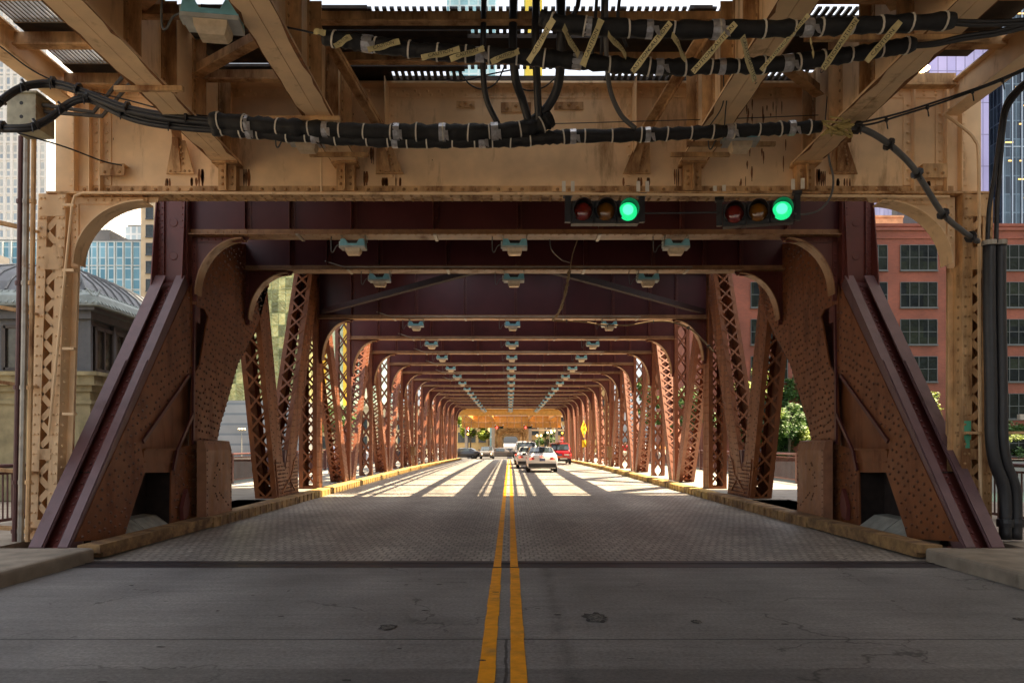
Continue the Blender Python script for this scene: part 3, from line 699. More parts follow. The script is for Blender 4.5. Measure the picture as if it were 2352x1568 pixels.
# operating boxes at the middle of the bridge
for sgn in (-1, 1):
    b = MB().box(BX + sgn * (XI - 0.05), BX + sgn * (XI - 0.30), 47.8, 48.5, 0.75 if sgn > 0 else 0.9, 1.45).box(BX + sgn * (XI - 0.02), BX + sgn * (XI - 0.33), 47.75, 48.55, 1.45, 1.49)
    for d in (47.85, 48.45): b.box(BX + sgn * (XI - 0.14), BX + sgn * (XI - 0.20), d - 0.03, d + 0.03, 0.0, 0.8)
    b.build('lock_box', mat('brown_box_paint', (0.20, 0.11, 0.045), 0.5, var=0.2, rust=0.4), bridge)
    laced('centre_lock_post', sgn, (51.6, -0.3), (51.6, ZT), 0.6, TRUSS, pitch=0.5)
STAIN = mat('dark_rust_stain', (0.22, 0.085, 0.025), 0.8, var=0.4, scale=14)
STAIN2 = mat('black_grime_stain', (0.14, 0.06, 0.022), 0.85, var=0.5, scale=14)
# ------------------------------------------------------------------ beige elevated railway over the near end
ey = thing('elevated_railway', (0, 11.7, 0), 'beige riveted steel railway structure with rust stains spanning the near end of the bridge', 'railway structure')
DG = 11.7; SG = F / DG
def G(px, py): return ((px - VX) / SG, CH - (py - VY) / SG)
ZB, ZG = 5.64, 7.38
def rivrow(m, p0, p1, step, nrm, r=0.026, stag=None):
    p0 = Vector(p0); p1 = Vector(p1); L = (p1 - p0).length; n = max(1, int(L / step)); 
    for i in range(n + 1):
        q = p0.lerp(p1, (i + 0.5) / (n + 1))
        if stag is not None and i % 2: q = q + Vector(stag)
        m.rivet(q, nrm, r)
NY = (0, -1, 0)
m = MB().box(-7.28, 7.55, 11.86, 11.89, ZB + 0.03, ZG)
web = m.build('cross_girder', BEIGE, ey)
m = MB().box(-7.32, 7.58, 11.68, 12.07, ZB, ZB + 0.03).box(-6.95, 7.1, 11.845, 11.8595, ZB + 0.03, ZB + 0.17).box(-6.95, 7.1, 11.72, 11.845, ZB + 0.03, ZB + 0.045)
rivrow(m, (-6.9, 11.845, ZB + 0.115), (7.1, 11.845, ZB + 0.115), 0.19, NY, 0.03)
rivrow(m, (-6.9, 11.76, ZB + 0.045), (7.1, 11.76, ZB + 0.045), 0.19, (0, 0, 1), 0.026)
for y in (11.73, 11.81, 11.95, 12.02): rivrow(m, (-6.9, y, ZB), (7.1, y, ZB), 0.16, (0, 0, -1), 0.026)
m.build('bottom_flange', BEIGE2, web)
m = MB().box(-7.3, 7.56, 11.68, 12.07, ZG, ZG + 0.03).box(-6.95, 7.1, 11.845, 11.8595, ZG - 0.16, ZG)
rivrow(m, (-6.9, 11.845, ZG - 0.05), (7.1, 11.845, ZG - 0.05), 0.19, NY, 0.028); rivrow(m, (-6.8, 11.845, ZG - 0.11), (7.1, 11.845, ZG - 0.11), 0.19, NY, 0.028)
m.build('top_flange', BEIGE, web)
for px, flip in ((165, 0), (200, 1), (225, 1), (2105, 0), (2180, 0), (2215, 1)):      # end stiffeners
    x = (px - VX) / SG
    s = MB().box(x - 0.008, x + 0.008, 11.74, 11.86, ZB + 0.045, ZG).box(x, x + (0.13 if flip else -0.13), 11.84, 11.8597, ZB + 0.18, ZG - 0.16)
    rivrow(s, (x + (0.065 if flip else -0.065), 11.84, ZB + 0.2), (x + (0.065 if flip else -0.065), 11.84, ZG - 0.2), 0.16, NY, 0.027)
    s.build('stiffener', BEIGE, web)
for px in (890, 1455):                                                 # centre panel: edge strips and deep stiffeners
    x = (px - VX) / SG; sg = 1 if px < VX else -1
    s = MB().box(x, x + sg * 0.10, 11.845, 11.8597, ZB + 0.18, ZG - 0.165).box(x - sg * 0.012, x, 11.45, 11.86, 6.3, ZG - 0.0)
    rivrow(s, (x + sg * 0.05, 11.845, ZB + 0.25), (x + sg * 0.05, 11.845, ZG - 0.2), 0.17, NY, 0.027)
    s.build('stiffener', BEIGE, web)
for px0, px1, py0, py1 in ((1047, 1089, 223, 238), (1150, 1220, 226, 248), (1274, 1342, 225, 242)):   # riveted clips
    a = G(px0, py1); b = G(px1, py0); s = MB().box(a[0], b[0], 11.84, 11.8597, a[1], b[1])
    for k in range(3): s.rivet((a[0] + (b[0] - a[0]) * (0.2 + 0.3 * k), 11.84, (a[1] + b[1]) / 2 + (0.02 if k % 2 else -0.02)), NY, 0.03)
    s.build('clip_plate', BEIGE2, web)
for px0, px1, py0, py1 in ((228, 285, 378, 403), (2120, 2177, 378, 408)):
    a = G(px0, py1); b = G(px1, py0); s = MB().box(a[0], b[0], 11.70, 11.715, a[1], b[1]).box(a[0], b[0], 11.70, 11.86, b[1], b[1] + 0.015)
    for k in range(3): s.rivet((a[0] + (b[0] - a[0]) * (0.2 + 0.3 * k), 11.70, (a[1] + b[1]) / 2 + (0.03 if k % 2 else -0.03)), NY, 0.028)
    s.build('shelf_bracket', BEIGE2, web)
for px, tx in ((407, 410), (892, 880), (1465, 1478), (1945, 1930)):         # tapered brace feet with their rust
    x = (px - VX) / SG; xt = (tx - VX) / SG
    s = MB().prism([(x - 0.22, 11.80, 5.99), (x + 0.22, 11.80, 5.99), (xt + 0.10, 11.70, 6.48), (xt - 0.10, 11.70, 6.48)], (0, 0.03, 0))
    s.prism([(x - 0.12, 11.78, 6.02), (x + 0.02, 11.78, 6.02), (xt + 0.02, 11.62, 6.5), (xt - 0.07, 11.62, 6.5)], (0, 0.04, 0))
    rivrow(s, (x - 0.19, 11.80, 6.03), (x + 0.19, 11.80, 6.03), 0.085, NY, 0.025)
    for k in (-0.07, 0.06): rivrow(s, (x + k, 11.775, 6.1), (xt + k * 0.7, 11.67, 6.4), 0.08, NY, 0.022)
    s.build('brace_foot', BEIGE2, web)
    sx = 0.62 if px < VX else -0.62
    if 800 < px < 1500:
        s = MB().bar((x, 11.72, 6.45), (x - sx * 0.9, 9.9, 7.15), 0.16, 0.03, (1, 0, 0)).bar((x + 0.06, 11.72, 6.45), (x + 0.06 - sx * 0.9, 9.9, 7.15), 0.02, 0.14, (1, 0, 0))
    else:
        s = MB().bar((x, 11.72, 6.45), (x + (0.1 if px < VX else -0.1), 11.2, 7.2), 0.14, 0.03, (1, 0, 0))
    s.build('diagonal_brace', BEIGE2, ey)
for sgn in (-1, 1):                                                         # curved corner brackets
    x0 = -7.02 if sgn < 0 else 7.12; W, H = 1.22, 1.14; n = 16
    arc = [(x0 - sgn * (0.10 + (W - 0.1) * (1 - math.cos(math.pi / 2 * k / n))), ZB - H + 0.05 + (H - 0.14) * math.sin(math.pi / 2 * k / n)) for k in range(n + 1)]
    pts = [(x0, ZB - H), (x0 - sgn * 0.10, ZB - H)] + arc + [(x0 - sgn * (W + 0.14), ZB - 0.08), (x0 - sgn * (W + 0.18), ZB - 0.002), (x0, ZB - 0.002)]
    b = MB().prism([(x, 11.865, z) for x, z in pts], (0, 0.022, 0))
    b.box(x0, x0 - sgn * 0.12, 11.84, 11.8645, ZB - H + 0.02, ZB - 0.01).box(x0 - sgn * 0.12, x0 - sgn * W, 11.84, 11.8645, ZB - 0.12, ZB - 0.01)
    rivrow(b, (x0 - sgn * 0.06, 11.84, ZB - H + 0.06), (x0 - sgn * 0.06, 11.84, ZB - 0.1), 0.14, NY, 0.026); rivrow(b, (x0 - sgn * 0.2, 11.84, ZB - 0.06), (x0 - sgn * W, 11.84, ZB - 0.06), 0.13, NY, 0.026)
    bo = b.build('corner_bracket', BEIGE, ey)
    fl = MB()
    for (xa, za), (xb_, zb) in zip(arc[:-1], arc[1:]):
        d = Vector((xb_ - xa, 0, zb - za)).normalized(); nn = Vector((-sgn * abs(d.z), 0, -abs(d.x))) * 0.02
        fl.prism([Vector((xa, 11.70, za)), Vector((xb_, 11.70, zb)), Vector((xb_, 11.70, zb)) + nn, Vector((xa, 11.70, za)) + nn], (0, 0.34, 0))
    fl.build('curved_flange', BEIGE, bo)
# columns: two channels laced with a zigzag
def column(xt0, xt1, xb0, xb1, name='column'):
    m = MB(); z0, z1 = 0.19, ZB - 0.0
    def X(fr, z):
        t = (z1 - z) / (z1 - z0); return (xt0 + (xb0 - xt0) * t) + fr * ((xt1 - xt0) + ((xb1 - xb0) - (xt1 - xt0)) * t)
    def strip(f0, f1, y0, y1, za=z0, zb=z1):
        m.prism([(X(f0, za), y0, za), (X(f1, za), y0, za), (X(f1, zb), y0, zb), (X(f0, zb), y0, zb)], (0, y1 - y0, 0))
    for y0, y1 in ((11.70, 11.715), (12.125, 12.14)):
        strip(0, 0.33, y0, y1); strip(0.67, 1, y0, y1)
    strip(0.0, 0.03, 11.7155, 12.1245); strip(0.97, 1.0, 11.7155, 12.1245)
    q = z0 + 0.35; k = 0
    while q < z1 - 0.5:
        f0, f1 = (0.28, 0.72) if k % 2 else (0.72, 0.28)
        m.bar((X(f0, q), 11.722, q), (X(f1, q + 0.215), 11.722, q + 0.215), 0.09, 0.008, (0, 0, 1))
        m.bar((X(f1, q), 12.12, q), (X(f0, q + 0.215), 12.12, q + 0.215), 0.09, 0.008, (0, 0, 1))
        q += 0.215; k += 1
    for za, zb in ((z1 - 0.36, z1 - 0.02), (z1 - 1.2, z1 - 0.85), (z0, z0 + 0.3), (z0 + 1.25, z0 + 1.42)): strip(0.02 if za > 3 else 0.25, 0.98 if za > 3 else 0.75, 11.688, 11.6995, za, zb)
    strip(0.48, 0.52, 11.9, 11.91)
    for f in (0.10, 0.24, 0.78, 0.92):
        z = z0 + 0.1
        while z < z1 - 0.05:
            m.rivet((X(f, z), 11.70 if z < z1 - 1.2 else 11.688, z), NY, 0.024 if f in (0.1, 0.92) else 0.021); z += 0.155 if f in (0.1, 0.92) else 0.31
    side = -1 if xt0 > 0 else 1
    f = 0.0 if xt0 > 0 else 1.0
    for y in (11.80, 12.03):
        z = z0 + 0.1
        while z < z1 - 1.2: m.rivet((X(f, z), y, z), (side, 0, 0), 0.026); z += 0.17
    # channel toes towards the roadway
    m.prism([(X(f, z0), 11.93, z0), (X(f, z0) + side * 0.09, 11.93, z0), (X(f, z1 - 1.2) + side * 0.09, 11.93, z1 - 1.2), (X(f, z1 - 1.2), 11.93, z1 - 1.2)], (0, 0.015, 0))
    m.box(X(0, z0) - 0.12, X(1, z0) + 0.12, 11.6, 12.25, 0.17, 0.205)
    return m.build(name, BEIGE2 if xt0 > 0 else BEIGE, ey)
cl = column(-7.45, -7.01, -7.62, -7.19)
cr = column(7.16, 7.64, 7.14, 7.62)
cr_b = MB().box(7.18, 7.285, 11.690, 11.699, 1.75, 2.05).box(7.2, 7.265, 11.689, 11.699, 1.62, 1.75).build('paint_patch', GREENP, cr)
# track girders running away overhead
for xc in (-4.47, -2.60, 2.89, 4.68):
    m = MB().box(xc - 0.012, xc + 0.012, -6, 11.85, 6.16, 7.42)
    go = m.build('track_girder', BEIGE, ey)
    m = MB().box(xc - 0.21, xc - 0.004, -6, 11.80, 6.12, 6.155).box(xc + 0.004, xc + 0.21, -6, 11.80, 6.12, 6.155).box(xc - 0.15, xc + 0.15, -6, 11.6, 6.1555, 6.17)
    m.build('bottom_flange', BEIGE, go)
    for k in (-1, 1):
        rg = random.Random(int(xc * 10 + k)); e = MB(); y = 2.0; xe = xc + k * 0.2105
        top = []
        while y < 11.8:
            wdt = rg.choice((0.008, 0.015, 0.03, 0.05)) * rg.uniform(0.6, 1.3); st = rg.uniform(0.12, 0.4)
            top.append((y, wdt)); y += st
        pts = [(xe, q, 6.1192) for q, _ in top] + [(xe - k * w_, q, 6.1192) for q, w_ in reversed(top)]
        e.prism(pts, (0, 0, 0.0006)); e.build('rust_edge', STAIN, go)
    y = 11.4
    while y > 3:
        for k in (-1, 1):
            s = MB().box(xc + k * 0.012, xc + k * 0.17, y - 0.008, y + 0.008, 6.17, 7.40).box(xc + k * 0.0125, xc + k * 0.025, y, y - 0.10, 6.25, 7.38)
            rivrow(s, (xc + k * 0.025, y - 0.05, 6.3), (xc + k * 0.025, y - 0.05, 7.3), 0.15, (k, 0, 0), 0.022)
            s.build('stiffener', BEIGE2, go)
        y -= 0.92 if y > 9 else 1.1
    s = MB().box(xc - 0.14, xc + 0.14, 11.70, 11.8595, 5.69, 6.09).box(xc - 0.01, xc + 0.01, 11.62, 11.70, 5.69, 6.10).box(xc - 0.2, xc + 0.2, 11.58, 11.86, 6.09, 6.119)
    for k in (-0.075, 0.075): rivrow(s, (xc + k, 11.70, 5.74), (xc + k, 11.70, 6.05), 0.11, NY, 0.028)
    s.build('bearing_post', BEIGE2, go)
for x0, x1, z0, z1, yb in ((-7.10, -6.80, 7.02, 7.42, 11.6), (6.80, 7.08, 6.85, 7.30, 11.66)):             # outer edge beams
    m = MB().box(x0, x1, -6, yb, z0, z0 + 0.03).box((x0 + x1) / 2 - 0.012, (x0 + x1) / 2 + 0.012, -6, yb, z0 + 0.03, z1)
    m.box(x0 + 0.05, x1 - 0.05, -6, yb, z1, z1 + 0.025); m.build('edge_beam', BEIGE, ey)
for y in (4.0, 6.2, 8.0, 9.15, 10.3, 11.45):                                  # walkway joists on both sides
    for xa, xb_ in ((-6.9, -4.6), (4.8, 6.9)):
        MB().box(xa, xb_, y, y + 0.02, 7.25, 7.42).box(xa, xb_, y - 0.05, y + 0.10, 7.22, 7.248).build('walkway_joist', BEIGE2, ey)
for y0, y1 in ((8.3, 9.0), (9.35, 10.1), (10.75, 11.2)):
    m = MB(); x = -6.75
    while x < -4.75: m.box(x, x + 0.025, y0, y1, 7.43, 7.46); x += 0.06
    m.box(-6.75, -4.7, y0, y0 + 0.03, 7.425, 7.46).box(-6.75, -4.7, y1 - 0.03, y1, 7.425, 7.46); m.build('walkway_grating', GALV, ey)
for y0, y1 in ((2, 8.3), (9.0, 9.35), (10.1, 10.75)): MB().box(-6.78, -4.6, y0, y1, 7.44, 7.50).build('walkway_plank', WOODT, ey)
MB().box(-6.78, -5.95, 11.21, 11.6, 7.44, 7.5).build('walkway_plank', WOODT, ey); MB().box(4.85, 6.8, 2, 11.0, 7.44, 7.50).build('walkway_plank', WOODT, ey)
for y, x0, x1, z in ((9.62, -2.58, 2.87, 7.24), (10.8, -2.58, 2.87, 7.33), (8.2, -2.58, 2.87, 7.25), (10.55, -4.45, -2.62, 6.95), (8.9, -4.45, -2.62, 6.9), (8.75, 2.9, 4.66, 7.0)):
    MB().box(x0, x1, y, y + 0.02, z - 0.09, z + 0.07).box(x0, x1, y - 0.10, y + 0.02, z - 0.11, z - 0.091).build('cross_frame', BEIGE2, ey)
for xa, ya, xb_, yb in ((-4.4, 8.8, -2.65, 7.2), (-4.4, 10.4, -2.65, 9.1), (4.6, 8.8, 2.95, 7.0), (4.6, 11.0, 2.95, 9.4)):
    MB().bar((xa, ya, 6.95), (xb_, yb, 6.95), 0.16, 0.02, (0, 0, 1)).bar((xa, ya, 6.86), (xb_, yb, 6.86), 0.02, 0.14, (0, 0, 1)).build('lateral_brace', BEIGE2, ey)
for xa, xb_, y in ((-4.9, -4.05, 9.15), (-3.05, -2.15, 11.25), (2.45, 3.35, 11.25), (2.6, 3.9, 10.85), (-3.6, -2.3, 10.0), (3.2, 5.2, 8.0)):
    MB().box(xa, xb_, y, y + 0.06, 6.06, 6.118).build('clamp_strut', BEIGE2, ey)
# sleepers above, with narrow openings where the daylight comes through
GAPS = [(9.84, 10.10), (10.38, 10.54), (11.36, 11.78)]
y = -5.9
k = 0
while y < 12.3:
    w = 0.235
    hit = None
    for a, b in GAPS:
        if y + w > a and y < b: hit = b
    if hit: y = hit; continue
    for a, b in GAPS:
        if y < a < y + w + 0.012: w = a - y
    if w > 0.03: MB().box(-4.6, 4.9, y, y + w, 7.46 + 0.004 * (k % 3), 7.535).build('sleeper', WOODT, ey); k += 1
    y += w + 0.004
def comb(x0, x1, y0, y1, p, w):
    m = MB(); x = x0
    while x < x1: m.box(x, x + w, y0, y1, 7.47, 7.50); x += p
    m.build('open_grating', BLACKM, ey)
for x0, x1, a, b in ((-4.3, -2.6, 9.84, 10.1), (-1.9, -0.75, 9.84, 10.1), (1.5, 2.5, 9.84, 10.1), (-0.75, 1.5, 9.84, 9.96), (2.7, 4.6, 9.84, 10.1), (-0.6, 2.4, 10.38, 10.46), (-1.9, -0.7, 11.52, 11.78), (-0.7, 1.4, 11.36, 11.44), (2.6, 4.6, 11.5, 11.78), (1.5, 2.6, 11.48, 11.78)):
    comb(x0, x1, a, b, 0.10, 0.055)
for x0, x1, a, b in ((-4.6, -4.3, 9.84, 10.1), (-2.6, -1.9, 9.84, 10.1), (2.4, 2.7, 9.84, 10.1), (-4.6, -0.6, 10.38, 10.54), (2.5, 4.9, 10.38, 10.54), (-4.6, -1.9, 11.36, 11.78), (-1.9, -0.7, 11.36, 11.52), (1.4, 4.9, 11.36, 11.48)):
    MB().box(x0, x1, a + 0.003, b - 0.003, 7.475, 7.52).build('blanking_plank', WOODT, ey)
MB().box(-4.4, 4.7, 12.2, 14.0, 7.62, 7.75).build('end_deck_plate', WOODT, ey)
# thin beige conduit clipped along the bottom flange, and its risers
cp = [at(112, 1000, 11.62), at(150, 620, 11.62), at(166, 470, 11.62), at(172, 450, 11.62), at(190, 443, 11.62), at(640, 444, 11.62), at(1230, 445, 11.62), at(1900, 450, 11.62), at(2180, 452, 11.62)]
m = MB().tube(cp, 0.022, 6)
m.tube([at(738, 444, 11.62), at(738, 345, 11.62), at(725, 333, 11.62)], 0.018, 6)
m.tube(spline([at(2168, 262, 11.6), at(2200, 285, 11.6), at(2238, 320, 11.6), at(2248, 380, 11.6), at(2249, 700, 11.6), at(2252, 1180, 11.6)]), 0.025, 6)
for py in (470, 620, 800, 950): m.box(at(160, py, 11.6).x - 0.12 - 0.0, at(160, py, 11.6).x + 0.06, 11.60, 11.69, at(0, py, 11.6).z - 0.02, at(0, py, 11.6).z + 0.02)
m.build('conduit', BEIGE, ey)

# rust that has run down the web plate
rg = random.Random(31)
def drip(x, z, L, w, mm=STAIN, y=11.8585):
    n = 7; pts = []
    for k in range(n): t = k / (n - 1); pts.append((x - w * (0.35 + 0.65 * math.sin(math.pi * min(1, t * 1.15 + 0.05)) * rg.uniform(0.7, 1.2)) / 2, y, z - L * t))
    for k in reversed(range(n)): t = k / (n - 1); pts.append((x + w * (0.35 + 0.65 * math.sin(math.pi * min(1, t * 1.15 + 0.05)) * rg.uniform(0.7, 1.2)) / 2, y, z - L * t))
    MB().prism(pts, (0, 0.001, 0)).build('rust_stain', mm, web)
for k in range(26):
    px, py = rg.uniform(1700, 1815), rg.choice((rg.uniform(215, 260), rg.uniform(310, 420))); x, z = G(px, py); drip(x, z, rg.uniform(0.06, 0.26), rg.uniform(0.012, 0.035))
for px in (892, 1465):
    for k in range(9): x, z = G(px + rg.uniform(-30, 30), 400); drip(x, z, rg.uniform(0.12, 0.24), rg.uniform(0.02, 0.05), rg.choice((STAIN, STAIN2)))
for px, py, L in ((448, 380, 0.3), (376, 402, 0.2), (438, 400, 0.22), (560, 380, 0.35), (830, 385, 0.35), (1885, 380, 0.38), (1900, 385, 0.36), (1560, 380, 0.35), (1930, 402, 0.22), (1958, 402, 0.25), (845, 330, 0.3), (2140, 408, 0.15)):
    for k in range(3): x, z = G(px + rg.uniform(-8, 8), py); drip(x, z, L * rg.uniform(0.6, 1.0), rg.uniform(0.02, 0.06), rg.choice((STAIN, STAIN2)))
for k in range(14): x, z = G(rg.uniform(240, 2100), rg.uniform(230, 400)); drip(x, z, rg.uniform(0.02, 0.05), rg.uniform(0.012, 0.025), STAIN2)

# ------------------------------------------------------------------ hanging cables
def bundle(name, label, pts, D, r, seed, sleeve_r=None, tail=None):
    """a sagging black sleeve with pale ties and silver tape round it"""
    P = spline([at(px, py, d) for px, py, d in pts], 14); rg = random.Random(seed)
    t = thing(name, P[0], label, 'cable bundle', 'wrapped cable bundles under the railway')
    rs = [r * (1 + rg.uniform(-0.17, 0.15)) for _ in P]
    MB().tube(P, rs, 10).build('sleeve', SLEEVE, t, smooth=True)
    L = [0.0]
    for a, b in zip(P[:-1], P[1:]): L.append(L[-1] + (b - a).length)
    def pt(s):
        for i in range(len(P) - 1):
            if L[i + 1] >= s: 
                f = (s - L[i]) / max(1e-6, L[i + 1] - L[i]); return P[i].lerp(P[i + 1], f), (P[i + 1] - P[i]).normalized(), rs[i] * (1 - f) + rs[i + 1] * f
        return P[-1], (P[-1] - P[-2]).normalized(), rs[-1]
    s = 0.12
    while s < L[-1] - 0.05:
        p, u, rr = pt(s); u = (u + Vector((0, 0, rg.uniform(-0.12, 0.12)))).normalized()
        tie = MB().tube([p - u * 0.009, p + u * 0.009], rr + 0.009, 12)
        q = p + Vector((rg.uniform(-0.01, 0.01), -rr - 0.01, 0)); tie.build('tie', WHITET, t)
        s += rg.uniform(0.24, 0.46)
    s = 0.5
    while s < L[-1] - 0.3:
        p, u, rr = pt(s); w = rg.uniform(0.04, 0.07)
        tb = MB().tube([p - u * w, p + u * w * 0.6], [rr + 0.006, rr + 0.008], 12)
        if rg.random() < 0.5:
            tb.prism([p + Vector((0, -rr - 0.012, -rr * 0.2)), p + Vector((0.07, -rr - 0.012, -rr * 0.2)), p + Vector((0.085, -rr - 0.03, -rr * 1.5)), p + Vector((0.05, -rr - 0.03, -rr * 1.35))], (0, 0.003, 0))
        tb.build('silver_band', SILVER, t)
        s += rg.uniform(0.5, 1.25)
    return t
bundle('cable_bundle', 'upper of two wrapped black bundles before the beige girder, ending at the middle drop', [(483, 276, 10), (640, 290, 10), (800, 300, 10), (980, 304, 10), (1120, 303, 10), (1225, 292, 10), (1268, 272, 10)], 10, 0.105, 1)
bundle('cable_bundle', 'long lowest wrapped black bundle before the beige girder, ending at the yellow knot', [(490, 296, 10.1), (640, 308, 10.1), (800, 320, 10.1), (1000, 324, 10.1), (1180, 322, 10.1), (1300, 314, 10.1), (1500, 309, 10.1), (1700, 300, 10.1), (1885, 291, 10.1)], 10, 0.088, 2)
bundle('cable_bundle', 'lower wrapped black bundle near the top of the view with caution tape wound along it', [(742, 86, 8), (850, 102, 8), (1000, 120, 8), (1150, 128, 8), (1300, 138, 8), (1450, 152, 8), (1600, 154, 8), (1780, 148, 8), (1950, 126, 8), (2100, 102, 8)], 8, 0.082, 3)
bundle('cable_bundle', 'topmost wrapped black bundle, level and tied to the one below by caution tape', [(1240, 40, 7.4), (1300, 56, 7.4), (1500, 68, 7.4), (1750, 67, 7.4), (1950, 60, 7.4), (2190, 48, 7.4)], 7.4, 0.083, 4)
def cable(label, strands, r, material=CABLE, name='cable', clips=0, cat='cable', D=None):
    P0 = at(*strands[0][0]); t = thing(name, P0, label, cat)
    for st in strands:
        P = spline([at(*q) for q in st], 8); rg = random.Random(len(P) + int(st[0][0]))
        MB().tube(P, r, 8).build('strand', material, t, smooth=True)
    if clips:
        P = spline([at(*q) for q in strands[0]], 8)
        for i in range(4, len(P) - 2, clips):
            MB().tube([P[i], P[i] + (P[i + 1] - P[i]).normalized() * 0.03], r * 2.2, 8).bar(P[i] + Vector((0, -r * 2, 0)), P[i] + Vector((0.02, -r * 2, -0.13)), 0.012, 0.012).build('clip', BLACKM, t)
    return t
cable('pair of thick black cables arching in from the left edge to the wrapped bundle', [
    [(-20, 250, 9.7), (20, 215, 9.8), (60, 195, 9.9), (110, 189, 10), (150, 194, 10), (200, 212, 10), (290, 246, 10), (390, 265, 10), (490, 277, 10)],
    [(-20, 256, 9.72), (20, 222, 9.82), (60, 201, 9.92), (110, 196, 10.03), (150, 202, 10), (200, 220, 10), (290, 254, 10), (390, 274, 10), (490, 283, 10)]], 0.036, clips=11)
cable('pair of thick black cables sweeping low past the beige junction box', [
    [(-20, 290, 9.8), (30, 292, 9.8), (75, 288, 9.85), (115, 268, 9.95), (150, 240, 10), (185, 224, 10), (220, 228, 10.05), (280, 258, 10.1), (340, 276, 10.1), (420, 288, 10.1), (500, 296, 10.1)],
    [(-20, 297, 9.8), (30, 299, 9.8), (75, 295, 9.87), (115, 275, 9.97), (150, 247, 10.02), (185, 231, 10.02), (220, 236, 10.07), (280, 266, 10.1), (340, 284, 10.1), (420, 295, 10.1), (500, 301, 10.1)]], 0.036, clips=13)
for lab, pts, r in (('leftmost black cable dropping from the sleepers to the bundle', [(1112, -20, 9.6), (1110, 80, 9.6), (1110, 170, 9.8), (1118, 230, 9.9), (1145, 288, 10)], 0.038),
                    ('black cable hanging second from left, bending right at its foot', [(1180, -20, 9.6), (1178, 100, 9.6), (1184, 180, 9.7), (1200, 230, 9.9), (1215, 280, 10)], 0.055),
                    ('straight black cable hanging third from left before the beige panel', [(1232, -20, 9.5), (1230, 90, 9.5), (1234, 200, 9.8), (1238, 290, 10)], 0.05),
                    ('thick black cable that drops and curls left into the upper bundle', [(1288, -20, 9.5), (1288, 90, 9.5), (1284, 185, 9.8), (1262, 240, 9.95), (1225, 275, 10), (1180, 296, 10)], 0.06),
                    ('thin black cable curving from the sleepers beside the thick drop', [(1330, -20, 9.5), (1325, 20, 9.5), (1300, 60, 9.6), (1290, 95, 9.6)], 0.03)):
    cable(lab, [pts], r)
cable('grey brown hose hanging right of the black drops down to the lowest bundle', [[(1392, -20, 9.4), (1392, 100, 9.5), (1400, 200, 9.8), (1425, 262, 10), (1460, 296, 10.05)]], 0.032, GREYC)
cable('thin looped wires tangled under the sleepers by the cable drops', [[(1060, 170, 10.6), (1080, 195, 10.6), (1110, 205, 10.6), (1140, 190, 10.6), (1160, 150, 10.6)], [(1180, 190, 10.7), (1210, 208, 10.7), (1250, 200, 10.7), (1285, 170, 10.7)], [(1000, 180, 10.7), (1060, 186, 10.7), (1120, 172, 10.7), (1180, 160, 10.7)]], 0.011)
cable('group of thin black wires dropping through the caution tape strips', [[(1385, -20, 7.9), (1383, 70, 7.9), (1380, 140, 8.0)], [(1372, -20, 7.9), (1366, 60, 7.9), (1360, 130, 8.0)], [(1425, -20, 7.9), (1420, 50, 7.9), (1440, 110, 8)]], 0.018)
cable('grey hose sloping down from the yellow knot to the right hand column', [[(1945, 288, 10.1), (1990, 300, 10.2), (2040, 330, 10.3), (2090, 376, 10.5), (2120, 420, 10.7), (2165, 490, 11), (2210, 530, 11.3), (2246, 555, 11.6)]], 0.042, GREYC, clips=12)
cable('thin black clipped wire rising from the yellow knot to the right edge', [[(1900, 292, 10.1), (1990, 287, 10), (2060, 268, 9.9), (2150, 240, 9.8), (2240, 208, 9.6), (2300, 185, 9.5), (2370, 155, 9.4)], [(1960, 286, 10), (2060, 262, 9.9), (2150, 234, 9.8), (2240, 204, 9.6), (2300, 181, 9.5), (2370, 150, 9.4)]], 0.014, clips=9)
cable('black cables leaving the topmost bundle for the right edge', [[(2180, 48, 7.4), (2240, 50, 7.4), (2300, 50, 7.4), (2370, 44, 7.4)], [(2180, 54, 7.4), (2240, 58, 7.4), (2300, 57, 7.4), (2370, 54, 7.4)]], 0.022)
cable('black cables leaving the lower bundle and climbing to the right edge', [[(2090, 104, 8), (2150, 98, 8), (2210, 84, 8), (2290, 72, 8), (2370, 52, 8)], [(2090, 108, 8), (2150, 103, 8), (2210, 91, 8), (2290, 79, 8), (2370, 60, 8)]], 0.024)
cable('pair of black cables rising from the duct pipes to the upper right edge', [[(2268, 558, 11.3), (2272, 480, 11.3), (2285, 400, 11.2), (2298, 300, 11), (2310, 240, 10.8), (2335, 205, 10.6), (2370, 175, 10.4)], [(2288, 558, 11.3), (2290, 480, 11.3), (2296, 400, 11.2), (2304, 300, 11), (2314, 250, 10.8), (2340, 212, 10.6), (2370, 186, 10.4)]], 0.032)
cable('thin wire stretched level across the beige centre panel', [[(1250, 285, 11.2), (1500, 278, 11.2), (1700, 272, 11.2), (1940, 262, 11.2)]], 0.007)
cable('grey looped lead running from the right signal head up to the girder', [[(1815, 490, 11.5), (1850, 492, 11.5), (1885, 480, 11.4), (1908, 450, 11.4), (1914, 410, 11.4), (1905, 370, 11.4), (1902, 345, 11.4)]], 0.016, GREYC)
cable('thin strand hanging beside the right track girders', [[(1905, 160, 10.9), (1900, 220, 10.9), (1895, 285, 10.5)]], 0.008)
cable('thin black wires hanging down between the right track girders', [[(1662, 170, 9.5), (1660, 240, 9.6), (1630, 290, 10)], [(1678, 170, 9.5), (1668, 240, 9.6), (1664, 290, 10)]], 0.008)
cable('rusty guy wire crossing the beige girder at the left end', [[(40, 305, 10.6), (150, 338, 11), (235, 370, 11.4), (280, 380, 11.6)]], 0.012)
cable('thin messenger wire with turnbuckle above the left cables', [[(-10, 100, 9.6), (110, 180, 10), (300, 232, 10.2), (430, 262, 10.3), (620, 275, 10.3)]], 0.010)
